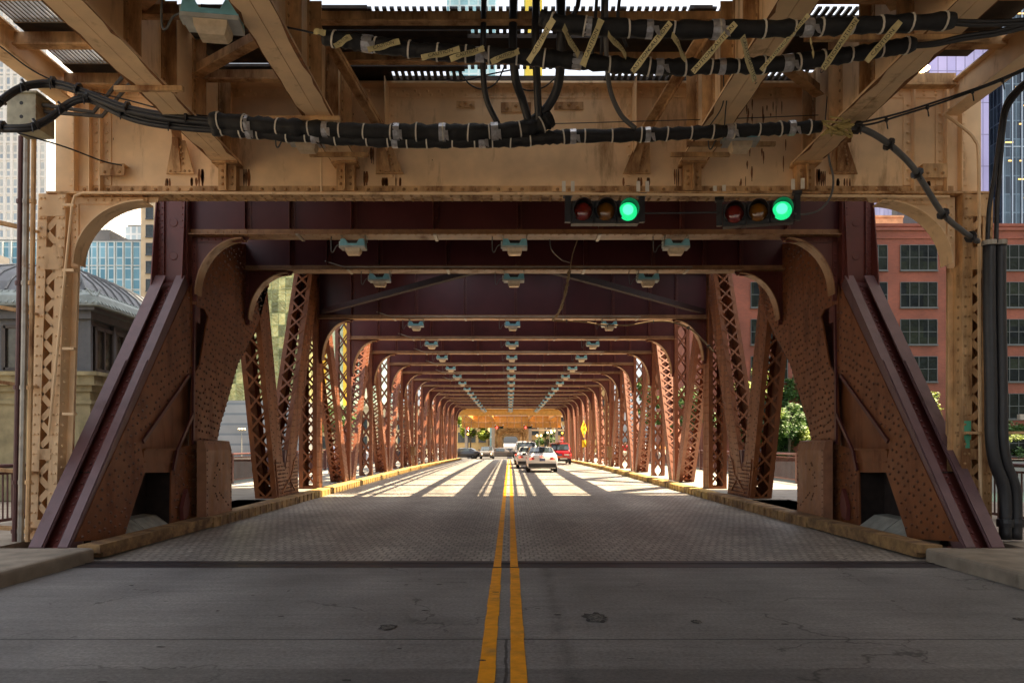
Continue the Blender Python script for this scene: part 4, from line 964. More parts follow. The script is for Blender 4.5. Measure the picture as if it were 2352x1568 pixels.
cable('thin guy wire stretched between the left track girders at the top', [[(560, 55, 8), (650, 62, 8), (745, 82, 8)]], 0.010)
# rope-wrapped line in the bridge
fr = mat('frayed_rope', (0.17, 0.105, 0.045), 0.9, var=0.5, scale=60, bump=1.0, bscale=50)
rp = thing('frayed_cable', at(1325, 550, 15.0), 'frayed brown wrapped line slanting down between the first and third bridge beams', 'cable')
P = spline([at(1308, 620, 17.3), at(1300, 668, 18.9), at(1285, 715, 21.8), at(1270, 735, 24.7)], 16); rg = random.Random(5)
MB().tube([p + Vector((rg.uniform(-.01, .01), 0, rg.uniform(-.015, .015))) for p in P], [0.03 + rg.uniform(-0.012, 0.02) for _ in P], 7).build('wrapping', fr, rp)
MB().tube([at(1326, 552, 15.1), at(1316, 580, 16.0), at(1308, 625, 17.4)], 0.011, 6).build('guy_wire', fr, rp)
cable('brown cable slung along the third beam towards the right hand truss', [[(1270, 736, 24.8), (1330, 738, 24.8), (1380, 745, 24.8), (1440, 747, 24.8), (1500, 738, 24.8), (1545, 740, 24.6), (1590, 758, 24), (1615, 782, 23.4), (1640, 808, 22.8)]], 0.026, fr, clips=14)
cable('thin black lead hanging from the first bridge beam', [[(1262, 548, 15.2), (1268, 575, 15.6), (1290, 596, 16.4), (1308, 603, 17.2)]], 0.012)

# caution tape
def text_mesh(txt, size):
    c = bpy.data.curves.new('t', 'FONT'); c.body = txt; c.size = size; c.align_x = 'CENTER'; c.align_y = 'CENTER'; c.resolution_u = 2
    o = bpy.data.objects.new('t', c); col.objects.link(o); bpy.context.view_layer.update()
    me = bpy.data.meshes.new_from_object(o.evaluated_get(bpy.context.evaluated_depsgraph_get()))
    vs = [v.co.copy() for v in me.vertices]; fs = [tuple(p.vertices) for p in me.polygons]
    bpy.data.objects.remove(o); bpy.data.curves.remove(c); bpy.data.meshes.remove(me); return vs, fs
CV, CF = text_mesh('CAUTION', 0.066)
NT = [('third', 0)]
tapes = [(1272, 44, 1215, 142, 'slanting from the topmost bundle\'s left end down to the lower bundle'), (1292, 62, 1328, 128, 'short strip falling right, by the left end of the topmost bundle'),
         (1382, 44, 1338, 152, 'steep strip right of the hanging wires'), (1396, 78, 1440, 130, 'thin strip falling to the right over the sleepers'),
         (1540, 52, 1452, 166, 'longest strip, left of the middle right girder'), (1545, 80, 1574, 138, 'short faded strip behind the long one'),
         (1690, 54, 1592, 166, 'strip across the second girder from the right'), (1704, 84, 1732, 186, 'greyish strip hanging past the lower bundle'),
         (1858, 34, 1748, 162, 'narrow twisted strip at right of the girders'), (1862, 92, 1868, 128, 'short upright strip between the bundles'),
         (1968, 44, 1890, 160, 'wide pale strip near the right end of the lower bundle'), (2068, 50, 1990, 142, 'rightmost strip between the two bundles'),
         (806, 84, 768, 108, 'wound round the left end of the lower bundle'), (918, 96, 845, 116, 'second wound piece along the lower bundle from its left end'),
         (1056, 114, 968, 134, 'third wound piece on the lower bundle, bright yellow'), (1112, 112, 1034, 136, 'fourth wound piece on the lower bundle'), (1192, 118, 1128, 142, 'last wound piece, just left of the cable drops'), (720, 72, 748, 76, 'loose end left of the lower bundle')]
for i, (xa, ya, xb_, yb, lab) in enumerate(tapes):
    ya += 0; d0, d1 = (7.24, 7.62) if i < 12 else (7.86, 7.86)
    a = at(xa, ya, d0); b = at(xb_, yb, d1); u = (b - a).normalized(); L = (b - a).length
    up = Vector((0, -1, 0)); sd = (up.cross(u)).normalized(); n = u.cross(sd).normalized()
    if n.y > 0: n = -n
    w = 0.062 if i != 8 else 0.04
    t = thing('caution_tape', a, 'pale yellow caution tape, ' + lab, 'caution tape', 'strips of caution tape')
    m = MB(); K = 6
    for k in range(K):
        p, q = a + u * L * k / K, a + u * L * (k + 1) / K
        w0 = w * (1 + 0.12 * math.sin(k * 2.1 + i)); w1 = w * (1 + 0.12 * math.sin((k + 1) * 2.1 + i)); bo = n * 0.01 * math.sin(k * 1.3 + i); b1 = n * 0.01 * math.sin((k + 1) * 1.3 + i)
        m.add([p - sd * w0 / 2 + bo, p + sd * w0 / 2 + bo, q + sd * w1 / 2 + b1, q - sd * w1 / 2 + b1, p - sd * w0 / 2 + bo + n * 0.003, p + sd * w0 / 2 + bo + n * 0.003, q + sd * w1 / 2 + b1 + n * 0.003, q - sd * w1 / 2 + b1 + n * 0.003], [(3, 2, 1, 0), (4, 5, 6, 7), (0, 1, 5, 4), (2, 3, 7, 6), (1, 2, 6, 5), (3, 0, 4, 7)])
    m.build('ribbon', TAPE, t)
    dirn = -u if u.x < 0 else u
    e = n.cross(dirn)
    if i == 17: continue
    for f in ((0.3, 0.78) if L > 0.5 else (0.5,)):
        c = a + u * L * f + n * 0.016
        MB().add([c + dirn * v.x * min(1, L * 2.2) + e * v.y * (w / 0.085) for v in CV], CF).build('lettering', INK, t)
# tangled yellow tape knot
rg = random.Random(9)
m = MB()
for k in range(11):
    c = at(1915, 290, 10.0); pts = [c + Vector((rg.uniform(-0.22, 0.24), rg.uniform(-0.12, 0.05), rg.uniform(-0.16, 0.08))) for _ in range(4)]
    m.tube(spline(pts, 5), 0.013, 5)
tag(m.build('yellow_rope_knot', mat('dull_yellow_rope', (0.42, 0.33, 0.12), 0.7, var=0.3), None, loc=at(1915, 290, 10.0)), 'tangle of dull yellow rope knotted round the lowest bundle at right', 'rope')

# ------------------------------------------------------------------ traffic signals
def lens_m(n, c, e, st): return emat(n, e, st, c)
LR = mat('unlit_red_lens', (0.20, 0.018, 0.010), 0.12, var=0.2, spec=1.0); LA = mat('unlit_amber_lens', (0.22, 0.085, 0.006), 0.12, var=0.2, spec=1.0)
LGm = emat('lit_green_lens', (0.015, 0.85, 0.27), 0.33, (0.01, 0.25, 0.10)); LRl = emat('lit_red_lens', (1.0, 0.03, 0.02), 3.0, (0.5, 0.02, 0.02)); LAl = emat('lit_amber_lamp', (1.0, 0.45, 0.05), 1.0, (0.5, 0.2, 0.02))
GLOW = emat('green_bulb_glow', (0.09, 0.9, 0.40), 0.40, (0.02, 0.3, 0.15))
_nt = LGm.node_tree; _n = _nt.nodes.new('ShaderNodeTexVoronoi'); _n.inputs['Scale'].default_value = 55; _m = _nt.nodes.new('ShaderNodeMapRange'); _m.inputs[2].default_value = 0.8; _m.inputs[3].default_value = 0.42; _m.inputs[4].default_value = 0.12
_nt.links.new(_n.outputs['Distance'], _m.inputs[0]); _nt.links.new(_m.outputs[0], _nt.nodes['Principled BSDF'].inputs['Emission Strength'])
HOUS = mat('black_signal_housing', (0.018, 0.018, 0.02), 0.45, var=0.2)
def signal(loc, rz, label, lit='green', name='traffic_signal', s=0.355):
    t = thing(name, loc, label, 'traffic light', 'overhead traffic signals', rz); t['_local'] = 1
    m = MB()
    for k in range(3):
        x = (k - 1) * s
        m.box(x - s / 2 + 0.004, x + s / 2 - 0.004, 0, 0.16, -s / 2, s / 2).box(x - s / 2 + 0.012, x + s / 2 - 0.012, -0.02, 0, -s / 2 + 0.01, s / 2 - 0.01)
        m.lathe((x, 0.16, 0), [(0.12, 0), (0.07, 0.06)], 12, (0, 1, 0))
    m.build('housing', HOUS, t)
    for k, lm in enumerate((LR if lit != 'red' else LRl, LA, LGm if lit == 'green' else mat('unlit_green_lens', (0.01, 0.07, 0.04), 0.15, var=0.1))):
        x = (k - 1) * s
        MB().lathe((x, -0.02, 0), [(0.145, 0), (0.14, 0.02), (0.115, 0.045), (0.07, 0.06), (0.02, 0.066)], 20, (0, -1, 0)).build('lens', lm, t, smooth=True)
        if lm is LGm: MB().lathe((x - 0.01, -0.088, 0.01), [(0.085, 0), (0.06, 0.012), (0.02, 0.018)], 16, (0, -1, 0)).build('bulb_glow', GLOW, t, smooth=True)
        v = MB(); n = 18; vs = []; fs = []
        for j in range(n + 1):
            a = math.pi * (1.5 * j / n - 0.25); dep = 0.20 * (0.55 + 0.45 * math.sin(math.pi * j / n))
            for rr in (0.152, 0.160):
                vs += [(x + math.cos(a) * rr, -0.02, math.sin(a) * rr), (x + math.cos(a) * rr, -0.02 - dep, math.sin(a) * rr)]
        for j in range(n):
            b = j * 4; c = b + 4
            fs += [(b, b + 1, c + 1, c), (b + 2, c + 2, c + 3, b + 3), (b + 1, b + 3, c + 3, c + 1)]
        v.add(vs, fs).build('visor', HOUS, t)
    for x in (-1.5 * s - 0.05, 1.5 * s + 0.05):
        MB().box(x - 0.045, x + 0.045, 0.02, 0.10, -s / 2 + 0.03, s / 2 + 0.08).box(x - 0.07, x + 0.07, 0.0, 0.14, s / 2 + 0.08, s / 2 + 0.13).build('clamp', HOUS, t)
    for x in (-1.5 * s - 0.12, -1.5 * s + 0.02, 1.5 * s - 0.02, 1.5 * s + 0.12):
        MB().box(x - 0.028, x + 0.028, -0.05, -0.03, s / 2 + 0.13, s / 2 + 0.29).lathe((x, -0.05, s / 2 + 0.18), [(0.008, 0), (0.008, 0.004)], 8, NY).build('mount_tab', WHITET, t)
    return t
s1 = signal(at(1390, 487, 11.62), 0.0, 'left of the two overhead traffic signals under the girder, showing green')
s2 = signal(at(1741, 489, 11.62), R(-15), 'right of the two overhead traffic signals, turned aside and showing green')
m = MB().tube([at(1478, 490, 11.7), at(1650, 488, 11.7)], 0.014, 6); tag(m.build('signal_conduit', HOUS, None, loc=at(1478, 490, 11.7)), 'thin dark conduit linking the two green signals', 'conduit')

# ------------------------------------------------------------------ lamps
def lamp_proto():
    t = thing('bridge_lamp', (0, 0, 0), '', 'lamp', 'blue lamps under the bridge beams'); t['_local'] = 1
    w = 0.285
    m = MB().prism([(-w, -0.16, -0.02), (w, -0.16, -0.02), (w * 0.92, -0.16, 0.13), (w * 0.55, -0.16, 0.13), (w * 0.36, -0.16, 0.03), (-w * 0.36, -0.16, 0.03), (-w * 0.55, -0.16, 0.13), (-w * 0.92, -0.16, 0.13)], (0, 0.32, 0))
    m.build('housing', BLUEP, t)
    MB().box(-0.10, 0.10, -0.10, 0.12, 0.031, 0.10).build('ballast', DKPL, t)
    MB().box(-w, w, -0.155, 0.155, -0.065, -0.021).box(-w - 0.035, -w - 0.002, -0.07, 0.07, -0.04, 0.10).build('rim_frame', mat('pale_rim', (0.45, 0.47, 0.45), 0.5, var=0.2), t)
    m = MB(); a, b = 0.17, 0.13
    lv = [(-a, -0.14, -0.066), (a, -0.14, -0.066), (a, 0.14, -0.066), (-a, 0.14, -0.066), (-a * 0.95, -0.13, -0.14), (a * 0.95, -0.13, -0.14), (a * 0.95, 0.13, -0.14), (-a * 0.95, 0.13, -0.14), (-b, -0.09, -0.20), (b, -0.09, -0.20), (b, 0.09, -0.20), (-b, 0.09, -0.20)]
    m.add(lv, [(0, 1, 5, 4), (1, 2, 6, 5), (2, 3, 7, 6), (3, 0, 4, 7), (4, 5, 9, 8), (5, 6, 10, 9), (6, 7, 11, 10), (7, 4, 8, 11), (8, 9, 10, 11)])
    m.build('lens', LENS, t)
    for x in (-0.27, 0.27):
        MB().box(x - 0.012, x + 0.012, -0.03, 0.03, 0.0, 0.22).box(x - 0.02, x + 0.02, -0.05, 0.26, 0.22, 0.235).bar((x, 0.2, 0.24), (x, 0.24, 0.14), 0.02, 0.02).build('hanger', GALV, t)
    MB().tube(spline([(-0.31, 0, 0.05), (-0.40, 0, 0.0), (-0.47, 0, -0.13), (-0.51, 0.0, -0.10), (-0.52, 0.02, 0.10), (-0.52, 0.05, 0.24)], 5), 0.012, 6).build('lead', GREYC, t)
    return t
lamp = lamp_proto()
for i, D in enumerate(BEAMS + [93.0]):
    for k, (x, wd) in enumerate(((-3.26, 'left'), (0.0, 'middle'), (3.26, 'right'))):
        zz = 4.35 + 1.26
        lb = f'blue lamp with cream lens, {wd} one under the {ORD[i]} bridge beam from the camera'
        L_ = (BX + x, D - 0.08, SOFF - 0.237 * 0.88)
        if i == 0 and k == 0: lamp.location = L_; lamp['label'] = lb; lamp.scale = (0.88, 0.88, 0.88)
        else: dup(lamp, L_, label=lb)
lr = [dup(lamp, at(490, 46, 7.75), rotz=R(8), label='large blue lamp with dirty cream lens hung on the left track girders at the top', group='blue lamps under the railway', scale=(1, 1, 1)),
      dup(lamp, at(705, 322, 10.95), rotz=R(4), label='blue lamp partly hidden behind the left wrapped cables', group='blue lamps under the railway'),
      dup(lamp, at(1700, 322, 10.8), rotz=R(-4), label='blue lamp below the cables by the second track girder from right', group='blue lamps under the railway')]
# conduits running along the beams to the lamps
for i, D in enumerate(BEAMS[:8]):
    if i == 0: continue
    m = MB().tube([(BX - 4.6, D - 0.05, SOFF + 0.25), (BX - 4.1, D - 0.24, SOFF + 0.06), (BX + 4.3, D - 0.24, SOFF + 0.06)], 0.016, 6)
    for x in (-4.0, -1.6, 1.7, 4.2): m.box(BX + x - 0.03, BX + x + 0.03, D - 0.27, D + 0.2, SOFF - 0.02, SOFF - 0.001)
    m.build('lamp_conduit', GALV, bridge)
for x in (-4.35, -1.6, 1.7): MB().box(BX + x - 0.03, BX + x + 0.03, BEAMS[0] - 0.27, BEAMS[0] + 0.22, SOFF - 0.03, SOFF - 0.001).build('flange_clip', GALV, bridge)

# ------------------------------------------------------------------ things beside the columns
jb = thing('junction_box', at(55, 280, 10.8), 'weathered beige junction box with two bolt holes by the left column', 'electrical box')
MB().box(-7.37, -6.95, 10.85, 11.3, 6.33, 6.82).box(-7.40, -6.92, 10.82, 11.33, 6.82, 6.85).build('box', mat('weathered_grey_beige', (0.30, 0.29, 0.21), 0.6, var=0.3, rust=0.35), jb)
for z in (6.48, 6.68): MB().lathe((-7.16, 10.85, z), [(0.028, 0), (0.028, 0.003)], 10, NY).build('bolt_hole', INK, jb)
MB().tube([(-6.95, 11.0, 6.72), (-6.3, 11.2, 6.7), (-5.9, 11.3, 7.3)], 0.03, 6).tube([(-6.95, 11.05, 6.64), (-6.2, 11.25, 6.66), (-5.7, 11.3, 7.3)], 0.03, 6).build('conduit', GREYC, jb)
for px, lab, mm in ((48, 'leftmost of the thin upright pipes beside the left column, dark brown', RAILM), (62, 'middle upright pipe beside the left column, grey', GALV), (78, 'upright pipe nearest the left column, beige', BEIGE2)):
    x = (px - VX) / F * 11.35
    m = MB().tube([(x, 11.35, 6.4), (x - 0.04, 11.35, 3.2), (x - 0.10, 11.35, 0.19)], 0.036 if px != 62 else 0.045, 8)
    for z in (5.4, 4.15, 2.55, 1.1, 0.35): m.lathe((x - 0.1 * (6.4 - z) / 6.2, 11.35, z), [(0.05, -0.03), (0.05, 0.03)], 8)
    tag(m.build('wall_pipe', mm, None, loc=(x, 11.35, 0.19)), lab, 'pipe', 'upright pipes by the left column')
pc = thing('pipe_bracket', (-7.85, 11.3, 5.1), 'rusty angle brackets clamping the upright pipes to the left column', 'bracket')
for z in (5.05, 3.75, 2.6, 1.25, 0.36): MB().bar((-8.0, 11.28, z + 0.06), (-7.45, 11.55, z - 0.02), 0.05, 0.05).bar((-8.0, 11.42, z + 0.06), (-7.45, 11.69, z - 0.02), 0.04, 0.04).build('clamp_bar', BEIGE2, pc)
dp = thing('duct_pipe', (7.72, 11.5, 0.2), 'pair of thick black duct pipes bending down to the pavement by the right column', 'pipe')
def dpt(px, py, d): return at(px, py, d)
for off, dd in ((0, 11.3), (24, 11.35)):
    P = spline([dpt(2272 + off, 556, dd), dpt(2272 + off, 700, dd), dpt(2276 + off, 900, dd), dpt(2277 + off, 1000, dd), dpt(2285 + off, 1060, dd), dpt(2303 + off, 1110, dd), dpt(2309 + off, 1150, dd), dpt(2309 + off, 1238, dd)], 6)
    MB().tube(P, 0.088, 14).build('pipe', BLACKM, dp, smooth=True)
    MB().tube([P[0] + Vector((0, 0, 0.02)), P[0] - Vector((0, 0, 0.05))], 0.105, 12).build('pipe_mouth', GALV, dp)
    c = dpt(2309 + off, 1200, dd); MB().lathe(c, [(0.115, -0.06), (0.12, 0), (0.115, 0.06)], 14).build('coupling', BLACKM, dp)
MB().box(7.62, 7.75, 11.05, 11.12, 2.05, 2.13).box(7.80, 7.84, 11.19, 11.195, 0.8, 1.1).build('paper_label', WHITET, dp)
m = MB().box(6.95, 7.95, 11.52, 11.56, 1.84, 1.88).box(6.95, 7.95, 11.44, 11.48, 1.84, 1.88); tag(m.build('column_clamp', BEIGE2, None, loc=(7.3, 11.5, 1.84)), 'rusty clamp bars tying the black duct pipes to the right column', 'bracket')
# railings
def railing(sgn, y0, y1, label, x, n):
    t = thing('railing', (x, y0, 0.18), label, 'railing', 'brown bridge railings')
    st = (y1 - y0) / n
    m = MB()
    for i in range(n):
        a, b = y0 + i * st, y0 + (i + 1) * st; za, zb = gz(a) + 0.18, gz(b) + 0.18
        MB().box(x - 0.07, x + 0.07, a - 0.07, a + 0.07, za - 0.05, za + 1.14).build('post', RAILM, t)
        MB().tube([(x, a, za + 1.10), (x, b, zb + 1.10)], 0.04, 8).build('top_rail', RAILM, t)
        p = MB().bar((x, a + 0.07, za + 0.97), (x, b - 0.07, zb + 0.97), 0.04, 0.05).bar((x, a + 0.07, za + 0.12), (x, b - 0.07, zb + 0.12), 0.05, 0.05)
        q = a + 0.13
        while q < b - 0.08: p.box(x - 0.011, x + 0.011, q - 0.011, q + 0.011, gz(q) + 0.32, gz(q) + 1.14); q += 0.125
        p.build('bar_panel', RAILM, t)
    return t
railing(-1, 12.3, 19.2, 'dark bar railing at the left edge beside the pipes', -9.2, 3)
railing(1, 12.0, 19.2, 'dark bar railing at the right edge behind the duct pipes', 9.6, 3)
railing(-1, 19.4, 93, 'long brown railing along the outer edge of the left pavement', -10.5, 26)
railing(1, 19.4, 93, 'long brown railing along the outer edge of the right pavement', 10.85, 26)
# ------------------------------------------------------------------ buildings
def building(name, label, x0, x1, y0, y1, h, material, roofm=None, z0=-0.62, cat='building', mull=None, band=None):
    t = thing(name, ((x0 + x1) / 2, y0, z0), label, cat)
    MB().box(x0, x1, y0, y1, z0, h).build('curtain_wall' if mull else 'wall', material, t)
    MB().box(x0 + 0.4, x1 - 0.4, y0 + 0.4, y1 - 0.4, h, h + 0.5).box(x0 + (x1 - x0) * 0.3, x0 + (x1 - x0) * 0.7, y0 + 3, y1 - 3, h + 0.5, h + 3).build('roof', roofm or GROUNDM, t)
    if mull:
        px_, pz_, mm, d = mull; m = MB()
        n = int((x1 - x0) / px_)
        for i in range(n + 1):
            x = x0 + (x1 - x0) * i / n; m.box(x - d, x + d, y0 - 0.25, y0, z0, h)
        n = int((h - z0) / pz_)
        for i in range(n + 1):
            z = z0 + (h - z0) * i / n; m.box(x0, x1, y0 - 0.12, y0, z - d * 0.8, z + d * 0.8)
        m.build('mullion_grid', mm, t)
    return t
PALEM = mat('pale_mullion', (0.62, 0.64, 0.62), 0.5, var=0.1)
WG = facade('white_grid_tower', (0.30, 0.36, 0.42), (0.62, 0.60, 0.54), 1.55, 1.95, 0.25, 0.35, mcol=(0.74, 0.70, 0.63), varscale=0.05)
building('office_tower', 'pale gridded tower rising out of view at the left edge', -190, -106.5, 170, 215, 150, WG, mull=(1.55, 3.9, mat('pale_tower_fins', (0.70, 0.66, 0.60), 0.6, var=0.1), 0.3))
building('office_block', 'small pale glass block peeping over the blue glass building', -78, -71.8, 150, 165, 45.5, facade('pale_blue_glass', (0.40, 0.52, 0.60), (0.55, 0.66, 0.72), 1.2, 2.0, 0.2, 0.2, mcol=(0.7, 0.75, 0.78)))
BG = facade('blue_glass', (0.10, 0.24, 0.31), (0.22, 0.40, 0.47), 1.45, 1.9, 0.12, 0.08, 0.3, 0.15, mcol=(0.50, 0.60, 0.62), varscale=0.08)
building('glass_office', 'blue glass office block with white mullions behind the left column', -92, -63.3, 130, 160, 37.0, BG, mull=(1.45, 3.8, PALEM, 0.11))
def windows_wall(name, label, x0, x1, y0, y1, h, wallm, px_, pz_, ww, wh, zfirst, rows, glass, fr, xs, z0=-0.62, nx=2, nz=1):
    t = thing(name, ((x0 + x1) / 2, y0, z0), label, 'building')
    MB().box(x0, x1, y0, y1, z0, h).build('wall', wallm, t)
    MB().box(x0 - 0.1, x1 + 0.1, y0 - 0.15, y1, h, h + 0.35).build('parapet', wallm, t)
    fw = 0.035 if nx > 2 else 0.06
    for r in range(rows):
        z = zfirst + r * pz_
        for x in xs:
            if x < x0 or x + ww > x1: continue
            f = MB()
            for k in range(nx + 1): f.box(x + ww * k / nx - fw, x + ww * k / nx + fw, y0 - 0.10, y0 - 0.01, z, z + wh)
            for k in range(nz + 1): f.box(x, x + ww, y0 - 0.095, y0 - 0.012, z + wh * k / nz - fw, z + wh * k / nz + fw)
            f.box(x - 0.1, x + ww + 0.1, y0 - 0.22, y0, z - 0.2, z - 0.061)
            fo = f.build('window', fr, t)
            MB().box(x, x + ww, y0 - 0.03, y0 - 0.004, z, z + wh).build('pane', glass, fo)
    return t
BST = mat('beige_stone', (0.62, 0.46, 0.30), 0.8, var=0.12, scale=0.6)
DGL = facade('dark_window_glass', (0.035, 0.045, 0.05), (0.05, 0.06, 0.06), 2, 2, 0.0, 0.06, 0.0, 0.5)
windows_wall('stone_building', 'beige stone tower with small square windows left of the bridge', -62.3, -52.5, 125, 140, 62, BST, 2.6, 3.05, 1.15, 1.9, 3, 18, DGL, GREYF, [-61.4, -58.7, -56.0, -53.9], nx=1)
GG = facade('gold_reflecting_glass', (0.62, 0.56, 0.24), (0.10, 0.11, 0.05), 1.05, 1.75, 0.06, 0.05, 0.45, 1.0, mcol=(0.30, 0.32, 0.14), varscale=0.7)  # dark second pane colour paints wavy reflections into the glass
t = building('gold_glass_building', 'yellow green mirror glass building seen between the left truss legs', -45.5, -31.2, 110, 130, 44, GG, z0=8.0)
MB().box(-46, -30.9, 109.6, 130, -0.62, 8.0).build('podium', facade('striped_podium', (0.28, 0.28, 0.28), (0.22, 0.22, 0.22), 40, 1.5, 0.16, 0.5, mcol=(0.16, 0.18, 0.2)), t)
TG = facade('teal_glass', (0.36, 0.58, 0.55), (0.62, 0.72, 0.62), 1.6, 3.3, 0.10, 0.15, 0.2, 0.2, mcol=(0.65, 0.7, 0.66), varscale=0.3)
t = building('teal_glass_building', 'pale teal glass block with yellow strips behind the left lattice posts', -33, -21.5, 121, 135, 28, TG)
for x in (-30.6, -27.2): MB().box(x, x + 0.6, 120.75, 121, 3, 28).build('yellow_strip', mat('yellow_panel', (0.70, 0.48, 0.06), 0.5, var=0.2), t)
windows_wall('stone_lowrise', 'cream low stone building behind the far left trusses', -34, -12.5, 116, 120.5, 7.2, mat('cream_stone', (0.66, 0.56, 0.36), 0.8, var=0.12, scale=0.8), 3.0, 3.0, 1.3, 1.7, 1.0, 2, DGL, GREYF, [-33 + 3.1 * k for k in range(7)], nx=1)
windows_wall('pale_corner_building', 'pale corner building coloured with warm glow beyond the far left crossing', -12, -4.9, 165, 180, 14, mat('render_warm_glow', (0.50, 0.36, 0.17), 0.8, var=0.1), 3, 3.4, 1.5, 2.0, 2.0, 3, DGL, GREYF, [-11.5, -9.2, -6.9], nx=1)  # warm glow of the far end put into the wall colour
# red brick warehouse on the right bank
def brick_nodes(nt, N, Lk, b):
    geo = N.new('ShaderNodeNewGeometry'); sep = N.new('ShaderNodeSeparateXYZ'); Lk.new(geo.outputs['Position'], sep.inputs[0])
    ad = math_n(N, Lk, 'ADD', sep.outputs[0], sep.outputs[1]); cmb = N.new('ShaderNodeCombineXYZ'); Lk.new(ad, cmb.inputs[0]); Lk.new(sep.outputs[2], cmb.inputs[1])
    br = N.new('ShaderNodeTexBrick'); br.inputs['Scale'].default_value = 1; br.inputs['Brick Width'].default_value = 0.42; br.inputs['Row Height'].default_value = 0.14; br.inputs['Mortar Size'].default_value = 0.014
    br.inputs['Color1'].default_value = (0.225, 0.058, 0.034, 1); br.inputs['Color2'].default_value = (0.175, 0.047, 0.030, 1); br.inputs['Mortar'].default_value = (0.22, 0.09, 0.06, 1)
    Lk.new(cmb.outputs[0], br.inputs['Vector'])
    ns = N.new('ShaderNodeTexNoise'); ns.inputs['Scale'].default_value = 0.35; ns.inputs['Detail'].default_value = 6; Lk.new(geo.outputs['Position'], ns.inputs['Vector'])
    r = N.new('ShaderNodeMapRange'); r.inputs[1].default_value = 0.3; r.inputs[2].default_value = 0.7; r.inputs[3].default_value = 0.78; r.inputs[4].default_value = 1.2; Lk.new(ns.outputs['Fac'], r.inputs[0])
    mx = N.new('ShaderNodeMix'); mx.data_type = 'RGBA'; mx.blend_type = 'MULTIPLY'; mx.inputs[0].default_value = 1; Lk.new(br.outputs['Color'], mx.inputs[6]); Lk.new(r.outputs[0], mx.inputs[7])
    Lk.new(mx.outputs[2], b.inputs['Base Color']); b.inputs['Roughness'].default_value = 0.85
BRICK = pos_mat('red_brick', brick_nodes)
SB = F / 93.0 ; YB = 96.0; SBs = F / YB
wx = [(2068 - 114.5 * k - VX) / SBs for k in range(-4, 6)]
WGL = facade('wavy_window_glass', (0.022, 0.026, 0.018), (0.008, 0.010, 0.012), 2.2, 1.4, 0.0, 0.04, 0.1, 0.35, varscale=0.8)
WGL.node_tree.nodes['Principled BSDF'].inputs['Specular IOR Level'].default_value = 0.06
hb = CH + (1017 - 520) / SBs
bb = windows_wall('brick_warehouse', 'red brick warehouse with wide gridded dark windows beyond the river at right', (1612 - VX) / SBs, 76, YB, YB + 30, hb, BRICK, 6.4, 85.2 / SBs, 84 / SBs, 57 / SBs, CH + (1017 - 1046) / SBs, 6, WGL, mat('dark_window_frame', (0.075, 0.08, 0.08), 0.5, var=0.1), sorted(wx), nx=4, nz=2)
MB().box((1612 - VX) / SBs - 0.1, 76, YB - 0.22, YB, hb - 0.55, hb - 0.2).box((1612 - VX) / SBs - 0.1, 76, YB - 0.12, YB, hb - 1.6, hb - 1.35).build('cornice', BRICK, bb)
windows_wall('upper_brick_block', 'tan brick block standing behind the red warehouse roof', 52, 68, 128, 140, CH + (1017 - 503) / 13.2, mat('tan_brick', (0.55, 0.34, 0.18), 0.85, var=0.25, scale=1.2), 3, 3, 1, 1.2, 30, 0, DGL, GREYF, [])
LV = facade('lavender_glass', (0.30, 0.29, 0.52), (0.40, 0.38, 0.62), 1.7, 6.0, 0.09, 0.1, 0.2, 0.1, mcol=(0.16, 0.15, 0.26), varscale=0.05)
rb = building('lavender_tower', 'lavender blue glass tower at upper right behind the girder', 78.2, 90.6, 140, 160, 120, LV)
MB().box(72.5, 78.4, 138.5, 140.5, 0, CH + (1017 - 152) / 12.2).build('side_wing', mat('dark_wing', (0.05, 0.05, 0.06), 0.5, var=0.2), rb)
DT = facade('dark_banded_glass', (0.018, 0.03, 0.045), (0.06, 0.10, 0.13), 1.1, 3.6, 0.12, 0.06, 0.3, 0.1, mcol=(0.10, 0.15, 0.19), varscale=0.2)
dtb = building('dark_tower', 'dark glass tower with orange lit floors at the right edge', 96.5, 150, 145, 180, 120, DT, mull=(1.8, 60, mat('steel_fin', (0.34, 0.40, 0.45), 0.3, 0.6, var=0.1), 0.10))
rg = random.Random(21)
LITW = emat('lit_office_strip', (1.0, 0.55, 0.15), 0.6, (0.3, 0.2, 0.1))
for k in range(46):
    x = rg.uniform(97, 108); z = 42 + 3.6 * rg.randrange(0, 14) + 0.4; MB().box(x, x + rg.uniform(0.5, 1.6), 144.86, 144.95, z, z + 0.22).build('lit_window', LITW, dtb)
sk_ = building('skyscraper', 'pale teal skyscraper glimpsed only through the slatted gaps overhead', -20, -4.6, 235, 270, 190, facade('pale_teal_glass', (0.20, 0.40, 0.45), (0.36, 0.56, 0.58), 3, 3.6, 0.3, 0.2, 0.2, mcol=(0.5, 0.62, 0.62)))
MB().box(5, 10.5, 240, 262, 84, 190).build('yellow_wing', mat('yellow_panel_wall', (0.72, 0.55, 0.06), 0.6, var=0.1), sk_)
fl = thing('floodlight', at(2112, 160, 134), 'small bright orange floodlight against the lavender tower', 'lamp')
c = at(2112, 160, 134); MB().lathe(c, [(0.4, -0.4), (1.7, 0), (1.3, 0.45), (0.2, 0.6)], 14).build('bulb', emat('orange_floodlight', (1.0, 0.62, 0.25), 8, (0.5, 0.3, 0.1)), fl)
MB().tube([c + Vector((0, 0.3, 0.3)), c + Vector((0, 5.5, 2.5))], 0.12, 6).build('arm', BLACKM, fl)
# unseen block added right of the street to shade the near end
for x0, x1, lab in ((18.6, 45, 'tall unseen block added right of the street to shade the near end'),):
    building('shade_block', lab, x0, x1, -45, 25.2, 75, facade('shade_block_wall_' + str(x0), (0.42, 0.37, 0.31), (0.5, 0.45, 0.38), 3, 3.6, 0.5, 0.5, mcol=(0.62, 0.55, 0.46)))

